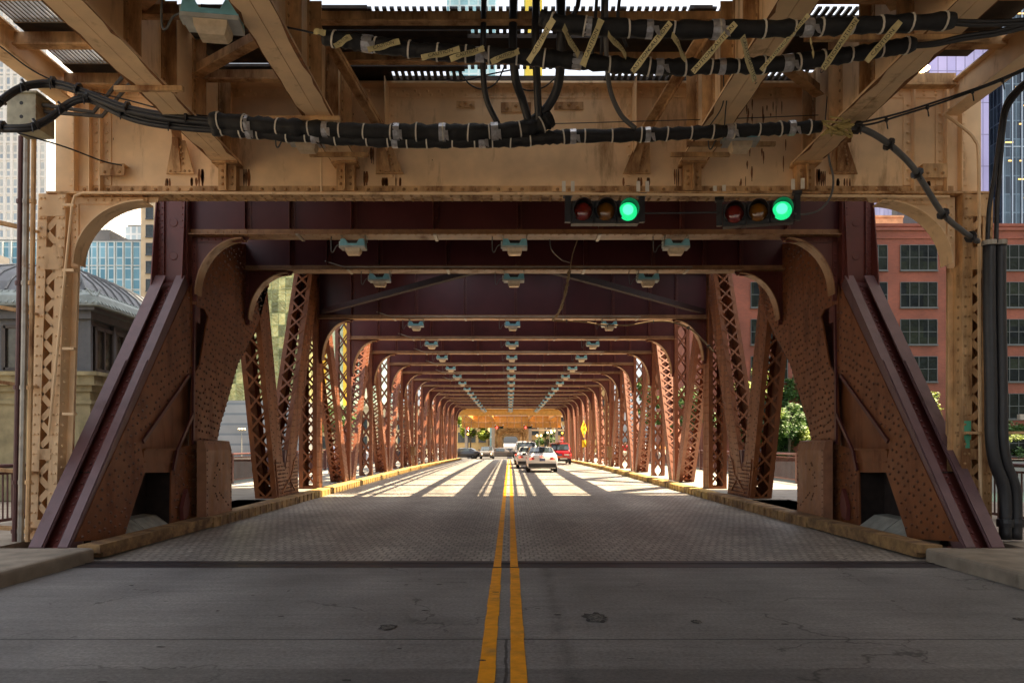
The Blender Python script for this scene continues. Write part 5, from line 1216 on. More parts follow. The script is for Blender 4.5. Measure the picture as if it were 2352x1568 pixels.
# bridge tender's house on the left
bh = thing('bridge_house', (-15.5, 19.5, 0.19), 'stone bridge tender house with a ribbed grey domed roof at left', 'building')
X0, X1, Y0, Y1 = -20.5, -11.0, 19.4, 25.5
MB().box(X0, X1, Y0, Y1, -0.5, 3.05).box(X0 - 0.12, X1 + 0.12, Y0 - 0.12, Y1 + 0.12, 0.19, 0.75).build('wall', STONE, bh)
m = MB()
for z0, z1, d in ((3.05, 3.2, 0.10), (3.2, 3.45, 0.24), (3.45, 3.55, 0.34), (2.72, 2.82, 0.06)): m.box(X0 - d, X1 + d, Y0 - d, Y1 + d, z0, z1)
m.build('stone_cornice', STONE, bh)
MB().box(X0 + 0.12, X1 - 0.12, Y0 + 0.12, Y1 - 0.12, 3.55, 5.0).build('upper_wall', GREYF, bh)
def bh_window(a, b, n):
    """window from a to b (xy) on a wall with outward normal n"""
    a = Vector((*a, 0)); b = Vector((*b, 0)); n = Vector((*n, 0)); u = (b - a).normalized(); L = (b - a).length; f = MB()
    for k, w in ((0, 0.1), (L, 0.1), (L * 0.5, 0.06)): p = a + u * k + n * 0.04; f.bar(p + Vector((0, 0, 3.62)), p + Vector((0, 0, 4.78)), w, 0.1, u)
    for z in (3.64, 4.76): f.bar(a + n * 0.04 + Vector((0, 0, z)), b + n * 0.04 + Vector((0, 0, z)), 0.09, 0.1)
    fo = f.build('window', mat('dark_bronze_frame', (0.045, 0.035, 0.03), 0.5, var=0.1), bh)
    m = MB().bar(a + n * 0.015 + Vector((0, 0, 4.2)), b + n * 0.015 + Vector((0, 0, 4.2)), 1.14, 0.02); m.build('pane', mat('reflecting_pane', (0.10, 0.09, 0.07), 0.05, 0.4, var=0.3), fo)
for xa in (-20.2, -18.5, -16.8, -15.1, -13.3): bh_window((xa, Y0 + 0.12), (xa + 1.35, Y0 + 0.12), (0, -1))
for ya in (19.75, 20.75, 21.75, 22.9, 24.1): bh_window((X1 - 0.12, ya), (X1 - 0.12, ya + 0.85), (1, 0))
for ya in (19.5, 20.65, 21.67, 22.8, 24.0): MB().box(X1 - 0.12, X1 - 0.02, ya - 0.04, ya + 0.06, 3.55, 4.95).build('pilaster', GREYF, bh)
m = MB()
for z0, z1, d in ((4.95, 5.15, 0.05), (5.15, 5.3, 0.25)): m.box(X0 - d, X1 + d, Y0 - d, Y1 + d, z0, z1)
m.build('eaves', GREYF, bh)
def ring(d, z): return [(X0 - d, Y0 - d, z), (X1 + d, Y0 - d, z), (X1 + d, Y1 + d, z), (X0 - d, Y1 + d, z)]
m = MB(); prof = [(0.40, 5.3), (0.30, 5.52), (0.05, 5.68), (-0.25, 5.76)]
for (d0, z0), (d1, z1) in zip(prof[:-1], prof[1:]):
    a, b = ring(d0, z0), ring(d1, z1)
    for k in range(4): m.quad(a[k], a[(k + 1) % 4], b[(k + 1) % 4], b[k])
k = 0
for i in range(60):
    x = X0 - 0.3 + (X1 - X0 + 0.6) * i / 59; m.bar((x, Y0 - 0.42, 5.3), (x, Y0 - 0.07, 5.69), 0.05, 0.03, (1, 0, 0))
for i in range(40):
    y = Y0 - 0.3 + (Y1 - Y0 + 0.6) * i / 39; m.bar((X1 + 0.42, y, 5.3), (X1 + 0.07, y, 5.69), 0.05, 0.03, (0, 1, 0))
m.box(X0 - 0.41, X1 + 0.41, Y0 - 0.41, Y1 + 0.41, 5.24, 5.298)
m.build('gutter_frieze', PATINA, bh)
m = MB(); prof = [(-0.25, 5.76), (-0.45, 6.05), (-0.85, 6.38), (-1.4, 6.66), (-2.1, 6.86), (-3.02, 6.95)]
for (d0, z0), (d1, z1) in zip(prof[:-1], prof[1:]):
    a, b = ring(d0, z0), ring(d1, z1)
    for k in range(4): m.quad(a[k], a[(k + 1) % 4], b[(k + 1) % 4], b[k])
m.add(ring(-3.02, 6.95), [(0, 1, 2, 3)])
rf = m.build('roof', COPPER, bh)
m = MB()
for i in range(19):                                   # standing seams
    x = X0 + 0.5 + (X1 - X0 - 1.0) * i / 18
    pts = [(x, Y0 - d, z + 0.02) for d, z in prof if X0 - d < x < X1 + d]
    if len(pts) > 1: m.tube(pts, 0.035, 5)
for i in range(12):
    y = Y0 + 0.45 + (Y1 - Y0 - 0.9) * i / 11
    pts = [(X1 + d, y, z + 0.02) for d, z in prof if Y0 - d < y < Y1 + d]
    if len(pts) > 1: m.tube(pts, 0.035, 5)
m.tube([(X1 + d, Y0 - d, z + 0.02) for d, z in prof], 0.05, 6); m.build('seam', mat('dark_seam', (0.10, 0.105, 0.11), 0.5, var=0.1), rf)
m = MB().box(-15.3 - 1.1, -15.3 + 0.5, 20.6, 21.9, 6.3, 7.15); m.lathe((-15.55, 21.0, 7.1), [(0.30, 0), (0.26, 0.35), (0.26, 0.75), (0.36, 0.78), (0.36, 0.86), (0.27, 0.88), (0.27, 0.95), (0.36, 0.97), (0.36, 1.05), (0.2, 1.1)], 14)
m.build('chimney', mat('grey_vent', (0.16, 0.15, 0.14), 0.6, var=0.2), bh)
m = MB()
for dx in (-0.35, 0.0, 0.35): m.lathe((-17.1 + dx, Y0 - 0.45, 5.75), [(0.05, -0.02), (0.22, 0.0), (0.16, 0.07), (0.05, 0.10)], 12, NY)
m.box(-17.8, -16.3, Y0 - 0.45, Y0 - 0.25, 5.45, 5.95); m.build('scroll_ornament', COPPER, bh)
MB().box(-18.9, -17.9, Y0 - 0.14, Y0 - 0.02, 0.19, 2.1).build('door', mat('dark_doorway', (0.02, 0.02, 0.02), 0.6, var=0.1), bh)
m = MB().box(-19.05, -18.9, Y0 - 0.16, Y0, 0.19, 2.25).box(-17.9, -17.75, Y0 - 0.16, Y0, 0.19, 2.25).box(-19.05, -17.75, Y0 - 0.16, Y0, 2.25, 2.4); m.build('door_surround', STONE, bh)
m = MB().box(-17.6, -16.9, 18.5, 19.25, 2.42, 2.62).bar((-17.3, 19.25, 2.5), (-17.3, 19.45, 2.7), 0.06, 0.06); m.build('wall_lamp', GREYF, bh)

# ------------------------------------------------------------------ trees, ivy
def leafmat(name, c):
    m = bpy.data.materials.new(name); m.use_nodes = True; nt = m.node_tree; N = nt.nodes; Lk = nt.links; b = N['Principled BSDF']
    geo = N.new('ShaderNodeNewGeometry'); ns = N.new('ShaderNodeTexNoise'); ns.inputs['Scale'].default_value = 1.3; Lk.new(geo.outputs['Position'], ns.inputs['Vector'])
    cr = N.new('ShaderNodeMix'); cr.data_type = 'RGBA'; cr.inputs[6].default_value = (c[0] * 0.5, c[1] * 0.6, c[2] * 0.6, 1); cr.inputs[7].default_value = (c[0] * 1.5, c[1] * 1.35, c[2], 1)
    Lk.new(geo.outputs['Random Per Island'], cr.inputs[0]); Lk.new(cr.outputs[2], b.inputs['Base Color']); b.inputs['Roughness'].default_value = 0.55
    tr = N.new('ShaderNodeBsdfTranslucent'); Lk.new(cr.outputs[2], tr.inputs['Color']); ms = N.new('ShaderNodeMixShader'); ms.inputs[0].default_value = 0.35
    Lk.new(b.outputs[0], ms.inputs[1]); Lk.new(tr.outputs[0], ms.inputs[2]); Lk.new(ms.outputs[0], N['Material Output'].inputs['Surface']); return m
LEAF1 = leafmat('green_leaves', (0.075, 0.15, 0.03)); LEAF2 = leafmat('yellow_green_leaves', (0.20, 0.26, 0.03)); LEAF3 = leafmat('ivy_leaves', (0.06, 0.13, 0.035))
BARK = mat('tree_bark', (0.10, 0.075, 0.05), 0.9, var=0.3)
def leaves(rg, clumps, n, size):
    m = MB()
    for _ in range(n):
        c, r = rg.choice(clumps)
        d = Vector((rg.gauss(0, 1), rg.gauss(0, 1), rg.gauss(0, 1))).normalized() * (rg.random() ** 0.45)
        p = Vector(c) + Vector((d.x * r[0], d.y * r[1], d.z * r[2]))
        a = Vector((rg.gauss(0, 1), rg.gauss(0, 1), rg.gauss(0, 0.6))).normalized(); b = a.orthogonal().normalized(); s = size * rg.uniform(0.6, 1.3)
        m.add([p - a * s, p + b * s * 0.55, p + a * s, p - b * s * 0.55], [(0, 1, 2, 3)])
    return m
def tree(label, x, y, z0, h, r, lm, seed, n=1800, size=0.16):
    rg = random.Random(seed); t = thing('street_tree', (x, y, z0), label, 'tree', 'trees beyond the bridge')
    tr = MB().tube([(x, y, z0), (x + 0.1, y, z0 + h * 0.3), (x, y, z0 + h * 0.6), (x + 0.1, y, z0 + h * 0.85)], [0.18, 0.14, 0.09, 0.04], 7); cl = []
    for k in range(12):
        a = rg.uniform(0, 6.28); q = rg.uniform(0.25, 0.95); zz = z0 + h * rg.uniform(0.42, 0.95)
        e = Vector((x + math.cos(a) * r * q, y + math.sin(a) * r * q, zz)); tr.tube([(x, y, z0 + h * rg.uniform(0.3, 0.6)), e], [0.06, 0.02], 5)
        rr = r * rg.uniform(0.28, 0.5); cl.append((e, (rr, rr, rr * 0.8)))
    tr.build('trunk', BARK, t); leaves(rg, cl, n, size).build('crown', lm, t); return t
tree('round green tree at the far left street corner under the railway', -7.4, 138, -0.5, 7.6, 2.9, LEAF2, 1, 5000, 0.3)
tree('yellow green sunlit tree seen between the right truss legs', 30.8, 92, -0.6, 13.5, 2.3, LEAF2, 2, 2200, 0.24)
tree('small yellow sapling beside the right beige column', 52.5, 94.6, -0.6, 9.5, 2.4, LEAF2, 3, 900, 0.2)
tree('yellow green shrub tree right of the duct pipes', 62.5, 94.3, -0.6, 3.6, 2.2, LEAF2, 4, 1300, 0.2)
tree('bushy green tree behind the middle right trusses', 22.5, 91, -0.6, 9, 3.0, LEAF1, 5, 2200, 0.24)
tree('tall green tree behind the far right trusses', 17.5, 93, -0.6, 11, 2.6, LEAF1, 6, 2200, 0.24)
tree('leafy tree close behind the right truss feet', 38, 93.2, -0.6, 4.2, 2.5, LEAF2, 7, 1500, 0.2)
tree('green tree behind the left lattice posts', -26.5, 112.5, -0.5, 8.5, 2.8, LEAF1, 8, 2200, 0.24)
tree('small green tree by the far right street corner', 7.6, 150, -0.5, 4.6, 2.2, LEAF1, 9, 1400, 0.2)
def ivy(label, x0, x1, z0, z1, seed, n):
    rg = random.Random(seed); cl = []
    for _ in range(int((x1 - x0) * (z1 - z0) * 0.55) + 4):
        cl.append(((rg.uniform(x0, x1), YB - 0.25, rg.uniform(z0, z1) - rg.random() * 1.0), (0.9, 0.22, 0.9)))
    m = leaves(rg, cl, n, 0.22); tag(m.build('ivy', LEAF3, None, loc=((x0 + x1) / 2, YB, z0)), label, 'ivy', 'ivy on the brick warehouse')
ivy('tall ivy covering the pier of the brick warehouse beside the right heel plate', 35.6, 40.2, 0, 10.5, 1, 3600)
ivy('ivy hedge climbing low on the brick wall right of the duct pipes', 61, 76, 0.5, 4.4, 2, 3600)
ivy('ivy mound on the brick wall left of the right beige column', 52.5, 58.8, 0, 4.6, 3, 2200)
tree('tall leafy tree between the right heel plates and the truss legs', 35.5, 94.2, -0.6, 8.0, 2.6, LEAF1, 10, 2200, 0.24)
ivy('low ivy band under the brick windows between the right truss legs', 29, 36, 0, 5, 4, 2400)

# ------------------------------------------------------------------ vehicles
def car(kind, label, x, y, rz, paint, L=4.4, W=1.8, H=1.47, brake=True, lights=False, group='cars beyond the bridge middle'):
    t = thing({'sedan': 'sedan_car', 'suv': 'sport_utility_car', 'van': 'minivan'}[kind], (x, y, gz(y)), label, 'car', group, rz); t['_local'] = 1
    hw = W / 2; b = L / 2
    if kind == 'sedan': st = [(-b, .55, .92, .92), (-b + .06, .42, 1.0, 1.0), (-b + .22, .25, 1.0, 1.05), (-b + .62, .22, 1.0, 1.10), (-b + 1.25, .2, .98, H - .06), (-b + 1.9, .2, .97, H), (-b + 2.6, .2, .95, H - .06), (-b + 3.35, .2, .93, .97), (b - .5, .22, .86, .86), (b - .1, .3, .72, .72), (b, .42, .6, .6)]
    elif kind == 'suv': st = [(-b, .6, 1.0, 1.0), (-b + .05, .45, 1.08, 1.12), (-b + .16, .32, 1.10, 1.2), (-b + .55, .3, 1.1, H - .07), (-b + 1.4, .3, 1.1, H), (-b + 2.4, .3, 1.08, H - .05), (-b + 3.2, .3, 1.06, 1.1), (b - .45, .32, 1.02, 1.02), (b - .08, .38, .88, .88), (b, .48, .7, .7)]
    else: st = [(-b, .55, 1.0, 1.0), (-b + .05, .4, 1.05, 1.1), (-b + .14, .3, 1.06, 1.2), (-b + .42, .28, 1.06, H - .08), (-b + 1.5, .26, 1.05, H), (-b + 2.8, .26, 1.03, H - .05), (-b + 3.7, .26, 1.0, 1.06), (b - .4, .28, .88, .88), (b - .06, .34, .74, .74), (b, .44, .62, .62)]
    secs = []
    for i, (y_, zb, zbelt, ztop) in enumerate(st):
        ee = 0.90 if i in (0, len(st) - 1) else (0.97 if i in (1, len(st) - 2) else 1.0)
        cab = ztop - zbelt > 0.2
        wt = hw * (0.72 if kind == 'sedan' else 0.80) if cab else hw * 0.88
        half = [(hw * .86 * ee, zb), (hw * .97 * ee, zb + (zbelt - zb) * .22), (hw * ee, zb + (zbelt - zb) * .6), (hw * .96 * ee, zbelt), (wt * ee, ztop - 0.03 if cab else ztop - 0.005 if ztop > zbelt else zbelt + 0.012), (wt * .8 * ee, ztop + 0.015), (0, ztop + 0.035)]
        secs.append([(x_, y_, z_) for x_, z_ in half] + [(-x_, y_, z_) for x_, z_ in reversed(half[:-1])])
    m = MB(); n = len(secs[0]); m.v = [p for s in secs for p in s]
    for i in range(len(secs) - 1):
        for k in range(n): m.f.append((i * n + k, (i + 1) * n + k, (i + 1) * n + (k + 1) % n, i * n + (k + 1) % n))
    m.f += [tuple(range(n)), tuple(range((len(secs) - 1) * n, len(secs) * n))[::-1]]
    body = m.build('body', paint, t, smooth=True)
    bev = body.modifiers.new('wn', 'EDGE_SPLIT'); bev.split_angle = R(38)
    def quad_on(name, pts, material, off=0.012, shr=0.10):
        P = [Vector(p) for p in pts]; c = sum(P, Vector()) / 4; nn = (P[1] - P[0]).cross(P[3] - P[0]).normalized()
        cc = Vector((0, c.y, 0.7)); 
        if nn.dot(c - cc) < 0: nn = -nn
        Q = [p + (c - p) * shr for p in P]; MB().prism([p + nn * off for p in Q], nn * 0.006).build(name, material, t)
    cabi = [i for i, s in enumerate(st) if s[3] - s[2] > 0.2]; i0, i1 = cabi[0], cabi[-1]
    S = secs
    quad_on('rear_window', [S[i0 - 1][4], S[i0 - 1][n - 4 - 0], S[i0][n - 4], S[i0][4]] if False else [S[i0 - 1][4], S[i0 - 1][8], S[i0][8], S[i0][4]], CGLASS, 0.075, 0.09)
    quad_on('windscreen', [S[i1 + 1][4], S[i1 + 1][8], S[i1][8], S[i1][4]], CGLASS, 0.075, 0.09)
    for k3, k4 in ((3, 4), (9, 8)):
        for a in range(i0, i1): quad_on('side_window', [S[a][k3], S[a + 1][k3], S[a + 1][k4], S[a][k4]], CGLASS, 0.014, 0.08)
    # bumper, lamps, plate
    zb, zl = st[1][1], st[0][2]
    MB().box(-hw * .88, hw * .88, -b - 0.035, -b + 0.2, zb - 0.12, zb + 0.10).build('bumper', DKPL, t)
    tl = emat('lit_tail_lamp', (1.0, 0.06, 0.03), 1.0, (0.45, 0.02, 0.02)) if brake else mat('dull_tail_lamp', (0.30, 0.01, 0.01), 0.2, var=0.1)
    for s_ in (-1, 1):
        if kind == 'sedan': pts = [(s_ * hw * .94, -b + 0.10, zl - .20), (s_ * hw * .50, -b - 0.025, zl - .17), (s_ * hw * .52, -b - 0.025, zl - .05), (s_ * hw * .96, -b + 0.10, zl - .02)]
        else: pts = [(s_ * hw * .95, -b + 0.05, zl - .28), (s_ * hw * .78, -b - 0.02, zl - .28), (s_ * hw * .80, -b - 0.02, zl + .03), (s_ * hw * .95, -b + 0.05, zl + .05)]
        MB().prism(pts, (0, -0.03, 0)).build('tail_lamp', mat('red_tail_lens', (0.42, 0.012, 0.012), 0.15, var=0.1, spec=0.8), t)
        if brake:
            c = Vector(pts[0]).lerp(Vector(pts[2]), 0.45); MB().lathe(c + Vector((0, -0.045, 0)), [(0.055, 0), (0.04, 0.01)], 10, NY).build('brake_bulb', tl, t)
        MB().box(s_ * (hw - 0.02), s_ * (hw + 0.20), b - 1.55, b - 1.42, 0.95 if kind == 'sedan' else 1.12, 1.10 if kind == 'sedan' else 1.3).build('mirror', paint if kind != 'sedan' else DKPL, t)
        MB().prism([(s_ * hw * .90, b - 0.06, .62), (s_ * hw * .55, b + 0.0, .62), (s_ * hw * .58, b - 0.01, .78), (s_ * hw * .92, b - 0.12, .80)], (0, 0.03, 0)).build('headlamp', emat('lit_headlamp', (1.0, 0.72, 0.35), 1.5, (0.7, 0.6, 0.5)) if lights else LENS, t)
    MB().box(-0.16, 0.16, -b - 0.035, -b - 0.022, zl - .26, zl - .10).build('licence_plate', mat('pale_blue_plate', (0.10, 0.12, 0.22), 0.4, var=0.2), t)
    MB().box(-0.2, 0.2, b + 0.0, b + 0.015, .42, .52).box(-hw * .5, hw * .5, b - 0.02, b + 0.01, .55, .66).build('grille', DKPL, t)
    if brake and kind == 'sedan': MB().box(-0.12, 0.12, -b - 0.03, -b + 0.0, zl + 0.0, zl + 0.025).build('high_brake_lamp', tl, t)
    for wy in (-b + 0.78, b - 0.82):
        for s_ in (-1, 1):
            wr = 0.33 if kind == 'sedan' else 0.36
            w = MB().lathe((s_ * (hw - 0.22), wy, wr), [(wr * .6, 0), (wr * .95, 0.0), (wr, 0.03), (wr, 0.17), (wr * .95, 0.205), (wr * .66, 0.21)], 20, (s_, 0, 0)).build('wheel', RUBBER, t)
            MB().lathe((s_ * (hw - 0.22), wy, wr), [(wr * .66, 0.205), (wr * .6, 0.195), (wr * .2, 0.2), (0.04, 0.215)], 14, (s_, 0, 0)).build('rim', RIM, w)
    return t
WHP = mat('white_car_paint', (0.72, 0.70, 0.68), 0.25, var=0.03, coat=1.0); REDP = mat('red_car_paint', (0.42, 0.012, 0.02), 0.25, var=0.05, coat=1.0)
DKP = mat('charcoal_car_paint', (0.035, 0.035, 0.04), 0.25, var=0.05, coat=1.0); GRP = mat('brown_grey_car_paint', (0.13, 0.11, 0.095), 0.25, var=0.05, coat=1.0)
car('sedan', 'white sedan nearest the camera with red tail lamps lit', 1.86, 44.6, 0, WHP)
car('sedan', 'second white sedan partly hidden behind the nearest one', 1.33, 52.0, 0, WHP, L=4.8)
car('suv', 'tall white utility car ahead of the two white sedans, by the yellow line', 1.35, 63.5, 0, WHP, H=1.95, L=4.9, W=1.95)
vn = car('van', 'red minivan with a roof sign in the right hand lane', 4.25, 65.0, 0, REDP, L=5.0, W=1.98, H=1.85)
MB().box(-0.35, 0.35, -1.5, -1.2, 1.90, 2.06).build('roof_sign', WHITET, vn); MB().box(-0.2, 0.2, -2.545, -2.53, .60, .74).build('orange_plate', mat('orange_plate', (0.75, 0.16, 0.03), 0.5, var=0.1), vn)
MB().box(-0.85, -0.3, -2.545, -2.53, .46, .56).box(0.0, 0.6, -2.545, -2.53, .46, .56).box(0.35, .8, -2.54, -2.525, .78, .9).build('sticker', WHITET, vn)
car('suv', 'dark oncoming utility car with headlamps lit beyond the bridge', -2.95, 96.5, math.pi, GRP, L=4.6, W=1.85, H=1.62, brake=False, lights=True)
car('sedan', 'charcoal sedan crossing at the far left end of the bridge', -6.3, 98.5, R(82), DKP, L=4.7, brake=False)
car('sedan', 'brown grey car crossing the junction under the far railway', -0.9, 104, R(-90), GRP, L=4.8, brake=False)
car('sedan', 'dark car beyond the red minivan by the far right corner', 4.3, 84, 0, DKP, L=4.6)

# ------------------------------------------------------------------ people
def person(label, x, y, rz, shirt, trousers, hair, step=0.18, h=1.72, arm=0.15, bag=None):
    z0 = gz(y) + 0.17; k = h / 1.75
    t = thing('person', (x, y, z0), label, 'person', 'people on the bridge pavements', rz); t['_local'] = 1
    def skin(name, verts, edges, rad, material, lev=2):
        me = bpy.data.meshes.new(name); me.from_pydata([Vector(v) * k for v in verts], edges, []); o = bpy.data.objects.new(name, me); col.objects.link(o)
        md = o.modifiers.new('s', 'SKIN'); md.use_smooth_shade = True
        for v, r in zip(me.skin_vertices[0].data, rad): v.radius = (r[0] * k, r[1] * k) if isinstance(r, tuple) else (r * k, r * k)
        me.skin_vertices[0].data[0].use_root = True
        s2 = o.modifiers.new('u', 'SUBSURF'); s2.levels = lev; s2.render_levels = lev
        bpy.context.view_layer.update()
        m2 = bpy.data.meshes.new_from_object(o.evaluated_get(bpy.context.evaluated_depsgraph_get())); m2.name = name
        bpy.data.objects.remove(o); bpy.data.meshes.remove(me)
        m2.materials.clear(); m2.materials.append(material); o = bpy.data.objects.new(name, m2); col.objects.link(o); o.parent = t; return o
    s = step; a = arm
    V = [(0, 0, .95), (0, 0, 1.12), (0, 0, 1.32), (0, .01, 1.45), (0, .02, 1.53), (0, .03, 1.63), (0, .02, 1.72),
         (.09, 0, .9), (.10, s * .5, .5), (.10, s * .8, .09), (.10, s * .8 + .15, .03), (-.09, 0, .9), (-.10, -s * .3, .5), (-.10, -s * 1.1, .12), (-.10, -s * 1.1 + .14, .04),
         (.18, 0, 1.40), (.22, -a * .6, 1.14), (.22, -a * .3 + .08, .90), (.22, -a * .2 + .12, .80), (-.18, 0, 1.40), (-.22, a * .6, 1.14), (-.22, a * .9 + .1, .92), (-.22, a + .14, .83)]
    E = [(0, 1), (1, 2), (2, 3), (3, 4), (4, 5), (5, 6), (0, 7), (7, 8), (8, 9), (9, 10), (0, 11), (11, 12), (12, 13), (13, 14), (2, 15), (15, 16), (16, 17), (17, 18), (2, 19), (19, 20), (20, 21), (21, 22)]
    Rr = [(.14, .10), (.13, .09), (.16, .10), (.07, .06), .055, (.08, .10), (.065, .075), .085, .058, .04, .03, .085, .058, .04, .03, .055, .042, .034, .03, .055, .042, .034, .03]
    SK = mat('skin', (0.50, 0.29, 0.20), 0.5, var=0.05)
    skin('body', V, E, Rr, SK)
    skin('shirt', [V[0], V[1], V[2], (0, .01, 1.43), V[15], V[16], V[19], V[20]], [(0, 1), (1, 2), (2, 3), (2, 4), (4, 5), (2, 6), (6, 7)], [(.165, .12), (.15, .11), (.18, .12), (.10, .08), .075, .058, .075, .058], shirt)
    skin('trousers', [V[0], V[7], V[8], V[9], V[11], V[12], V[13]], [(0, 1), (1, 2), (2, 3), (0, 4), (4, 5), (5, 6)], [(.155, .115), .10, .075, .055, .10, .075, .055], trousers)
    skin('hair', [(0, 0, 1.66), (0, .0, 1.74), (0, -.05, 1.60)], [(0, 1), (0, 2)], [(.085, .10), (.07, .08), (.07, .05)], hair)
    if bag: skin('bag', [(-.26, .05, .85), (-.26, .05, .65)], [(0, 1)], [(.06, .12), (.07, .14)], bag, 1)
    return t
def cl(n, c): return mat('cloth_' + n, c, 0.85, var=0.12)
HB, HD = cl('brown_hair', (0.09, 0.045, 0.02)), cl('dark_hair', (0.02, 0.015, 0.012))
person('person in a grey top and white trousers walking on the left pavement', -9.9, 52, 0, cl('grey', (0.35, 0.36, 0.38)), cl('white', (0.75, 0.75, 0.8)), HB)
person('person in a pale blue shirt behind the first lattice posts at left', -8.9, 37, R(180), cl('pale_blue', (0.45, 0.55, 0.80)), cl('navy', (0.05, 0.06, 0.12)), HD)
person('person in a bright blue top far along the left pavement', -9.5, 58.5, R(180), cl('blue', (0.10, 0.20, 0.55)), cl('navy', (0.05, 0.06, 0.12)), HD)
person('person in dark clothes walking on the left pavement past the middle', -9.0, 61, 0, cl('charcoal', (0.05, 0.05, 0.06)), cl('charcoal', (0.05, 0.05, 0.06)), HD)
person('person in a red top with a white bag on the right pavement', 9.2, 59, R(180), cl('red', (0.55, 0.03, 0.05)), cl('cream', (0.6, 0.55, 0.45)), HD, bag=cl('white', (0.75, 0.75, 0.8)))
person('person in dark top and sunlit cap beside the red one on the right pavement', 9.8, 58.4, 0, cl('charcoal', (0.05, 0.05, 0.06)), cl('navy', (0.05, 0.06, 0.12)), HB)
person('person in an orange and white top at right behind the near posts', 9.4, 46, R(180), cl('orange', (0.75, 0.35, 0.10)), cl('grey', (0.35, 0.36, 0.38)), HB)
person('person in white on the far right pavement by the brown box', 9.5, 68, R(180), cl('white', (0.75, 0.75, 0.8)), cl('pale_blue', (0.45, 0.55, 0.80)), HD)
kb = thing('utility_cabinet', (9.9, 41.5, 0.17), 'brown street cabinet with a sloping lid on the right pavement', 'cabinet')
MB().box(9.45, 10.3, 41.5, 42.1, 0.45, 1.18).box(9.5, 9.6, 41.5, 42.1, 0.17, 0.45).box(10.15, 10.25, 41.5, 42.1, 0.17, 0.45).build('box', mat('brown_cabinet', (0.15, 0.06, 0.04), 0.6, var=0.2), kb)
MB().prism([(9.4, 41.4, 1.2), (10.35, 41.4, 1.2), (10.2, 41.5, 1.45), (9.55, 41.5, 1.45)], (0, 0.6, 0)).build('lid', mat('brown_cabinet_lid', (0.26, 0.11, 0.08), 0.5, var=0.2), kb)

# ------------------------------------------------------------------ far end: second railway, signals, signs
fz = gz(120)
fe = thing('elevated_railway', (0, 118, fz), 'yellow beige railway viaduct running away over the street beyond the bridge', 'railway structure')
YB1 = mat('amber_beige_paint', (0.60, 0.29, 0.05), 0.55, var=0.12, scale=3, rust=0.2, rustcol=(0.25, 0.12, 0.03))
GSH = mat('grey_beige_column', (0.40, 0.34, 0.27), 0.6, var=0.12)
MB().box(-7.6, 8.1, 117, 117.05, 4.15, 5.95).box(-7.6, 8.1, 116.8, 117.25, 4.1, 4.149).box(-7.6, 8.1, 116.8, 117.25, 5.95, 6.0).build('cross_girder', YB1, fe)
m = MB()
for k in range(14): x = -7.2 + k * 1.13; m.box(x - 0.05, x + 0.05, 116.8, 117, 4.15, 5.95)
m.box(-7.6, 8.1, 116.7, 116.799, 4.9, 5.0); m.build('stiffener', BEIGE2, fe)  # darker beige paints shadow lines onto the girder
for x in (-6.9, 7.4): MB().box(x - 0.22, x + 0.22, 116.9, 117.4, fz, 4.1).build('column', GSH, fe)
MB().box(-7.6, 8.2, 96.6, 96.65, 5.35, 6.1).box(-7.6, 8.2, 96.4, 96.85, 5.3, 5.349).box(-7.6, 8.2, 96.4, 96.85, 6.1, 6.14).build('cross_girder', YB1, fe)
for x in (-7.1, 7.5): MB().box(x - 0.22, x + 0.22, 96.45, 96.9, gz(96), 5.3).build('column', BEIGE2, fe)
for x in (-5.8, -2.6, 2.9, 6.1): MB().box(x - 0.03, x + 0.03, 96.9, 116.8, 5.4, 6.3).box(x - 0.2, x + 0.2, 96.9, 116.8, 5.36, 5.40).build('track_girder', YB1, fe)
for k in range(16):
    y = 122 + k * 11.5
    for x in (-2.75, 3.35): MB().box(x - 0.26, x + 0.26, y, y + 0.5, fz, 5.0).build('column', GSH if k == 0 else BEIGE2, fe)
    m = MB().box(-3.1, 3.7, y + 0.1, y + 0.2, 4.3, 5.3)
    for sg, x0 in ((1, -2.5), (-1, 3.1)):
        arc = [(x0 + sg * 1.2 * (1 - math.cos(math.pi / 2 * j / 6)), 3.0 + 1.3 * math.sin(math.pi / 2 * j / 6)) for j in range(7)]
        m.prism([(x, y + 0.1, z) for x, z in [(x0, 3.0)] + arc + [(x0, 4.3)]], (0, 0.1, 0))
    m.build('portal_beam', BEIGE2, fe)  # browner than the girder, darkness under the deck put into the colour
    if k < 15:
        for x in (-1.9, -0.5, 1.1, 2.5): MB().box(x - 0.15, x + 0.15, y + 0.3, y + 11.5, 4.9, 5.6).build('track_girder', BEIGE2, fe)
MB().box(-3.6, -1.3, 122, 300, 5.62, 5.8).box(1.9, 4.2, 122, 300, 5.62, 5.8).box(-1.2, 1.8, 122, 300, 5.62, 5.8).build('deck', WOODT, fe)
sg_ = [('leftmost far overhead signal with a red lamp lit under the railway', 1997, 1709, 112, 'red'), ('right far overhead signal with a red lamp lit under the railway', 2111.6, 1709, 112, 'red')]
for lab, sx, sy, D, lit in sg_:
    p = at(sx / 1.7415, sy / 1.7415, D); q = dup(s1, p, 0.0, lab, 'far overhead signals', swap={LR: LRl, GLOW: mat('unlit_green_lens', (0.01, 0.07, 0.04), 0.15, var=0.1), LGm: mat('unlit_green_lens', (0.01, 0.07, 0.04), 0.15, var=0.1)})
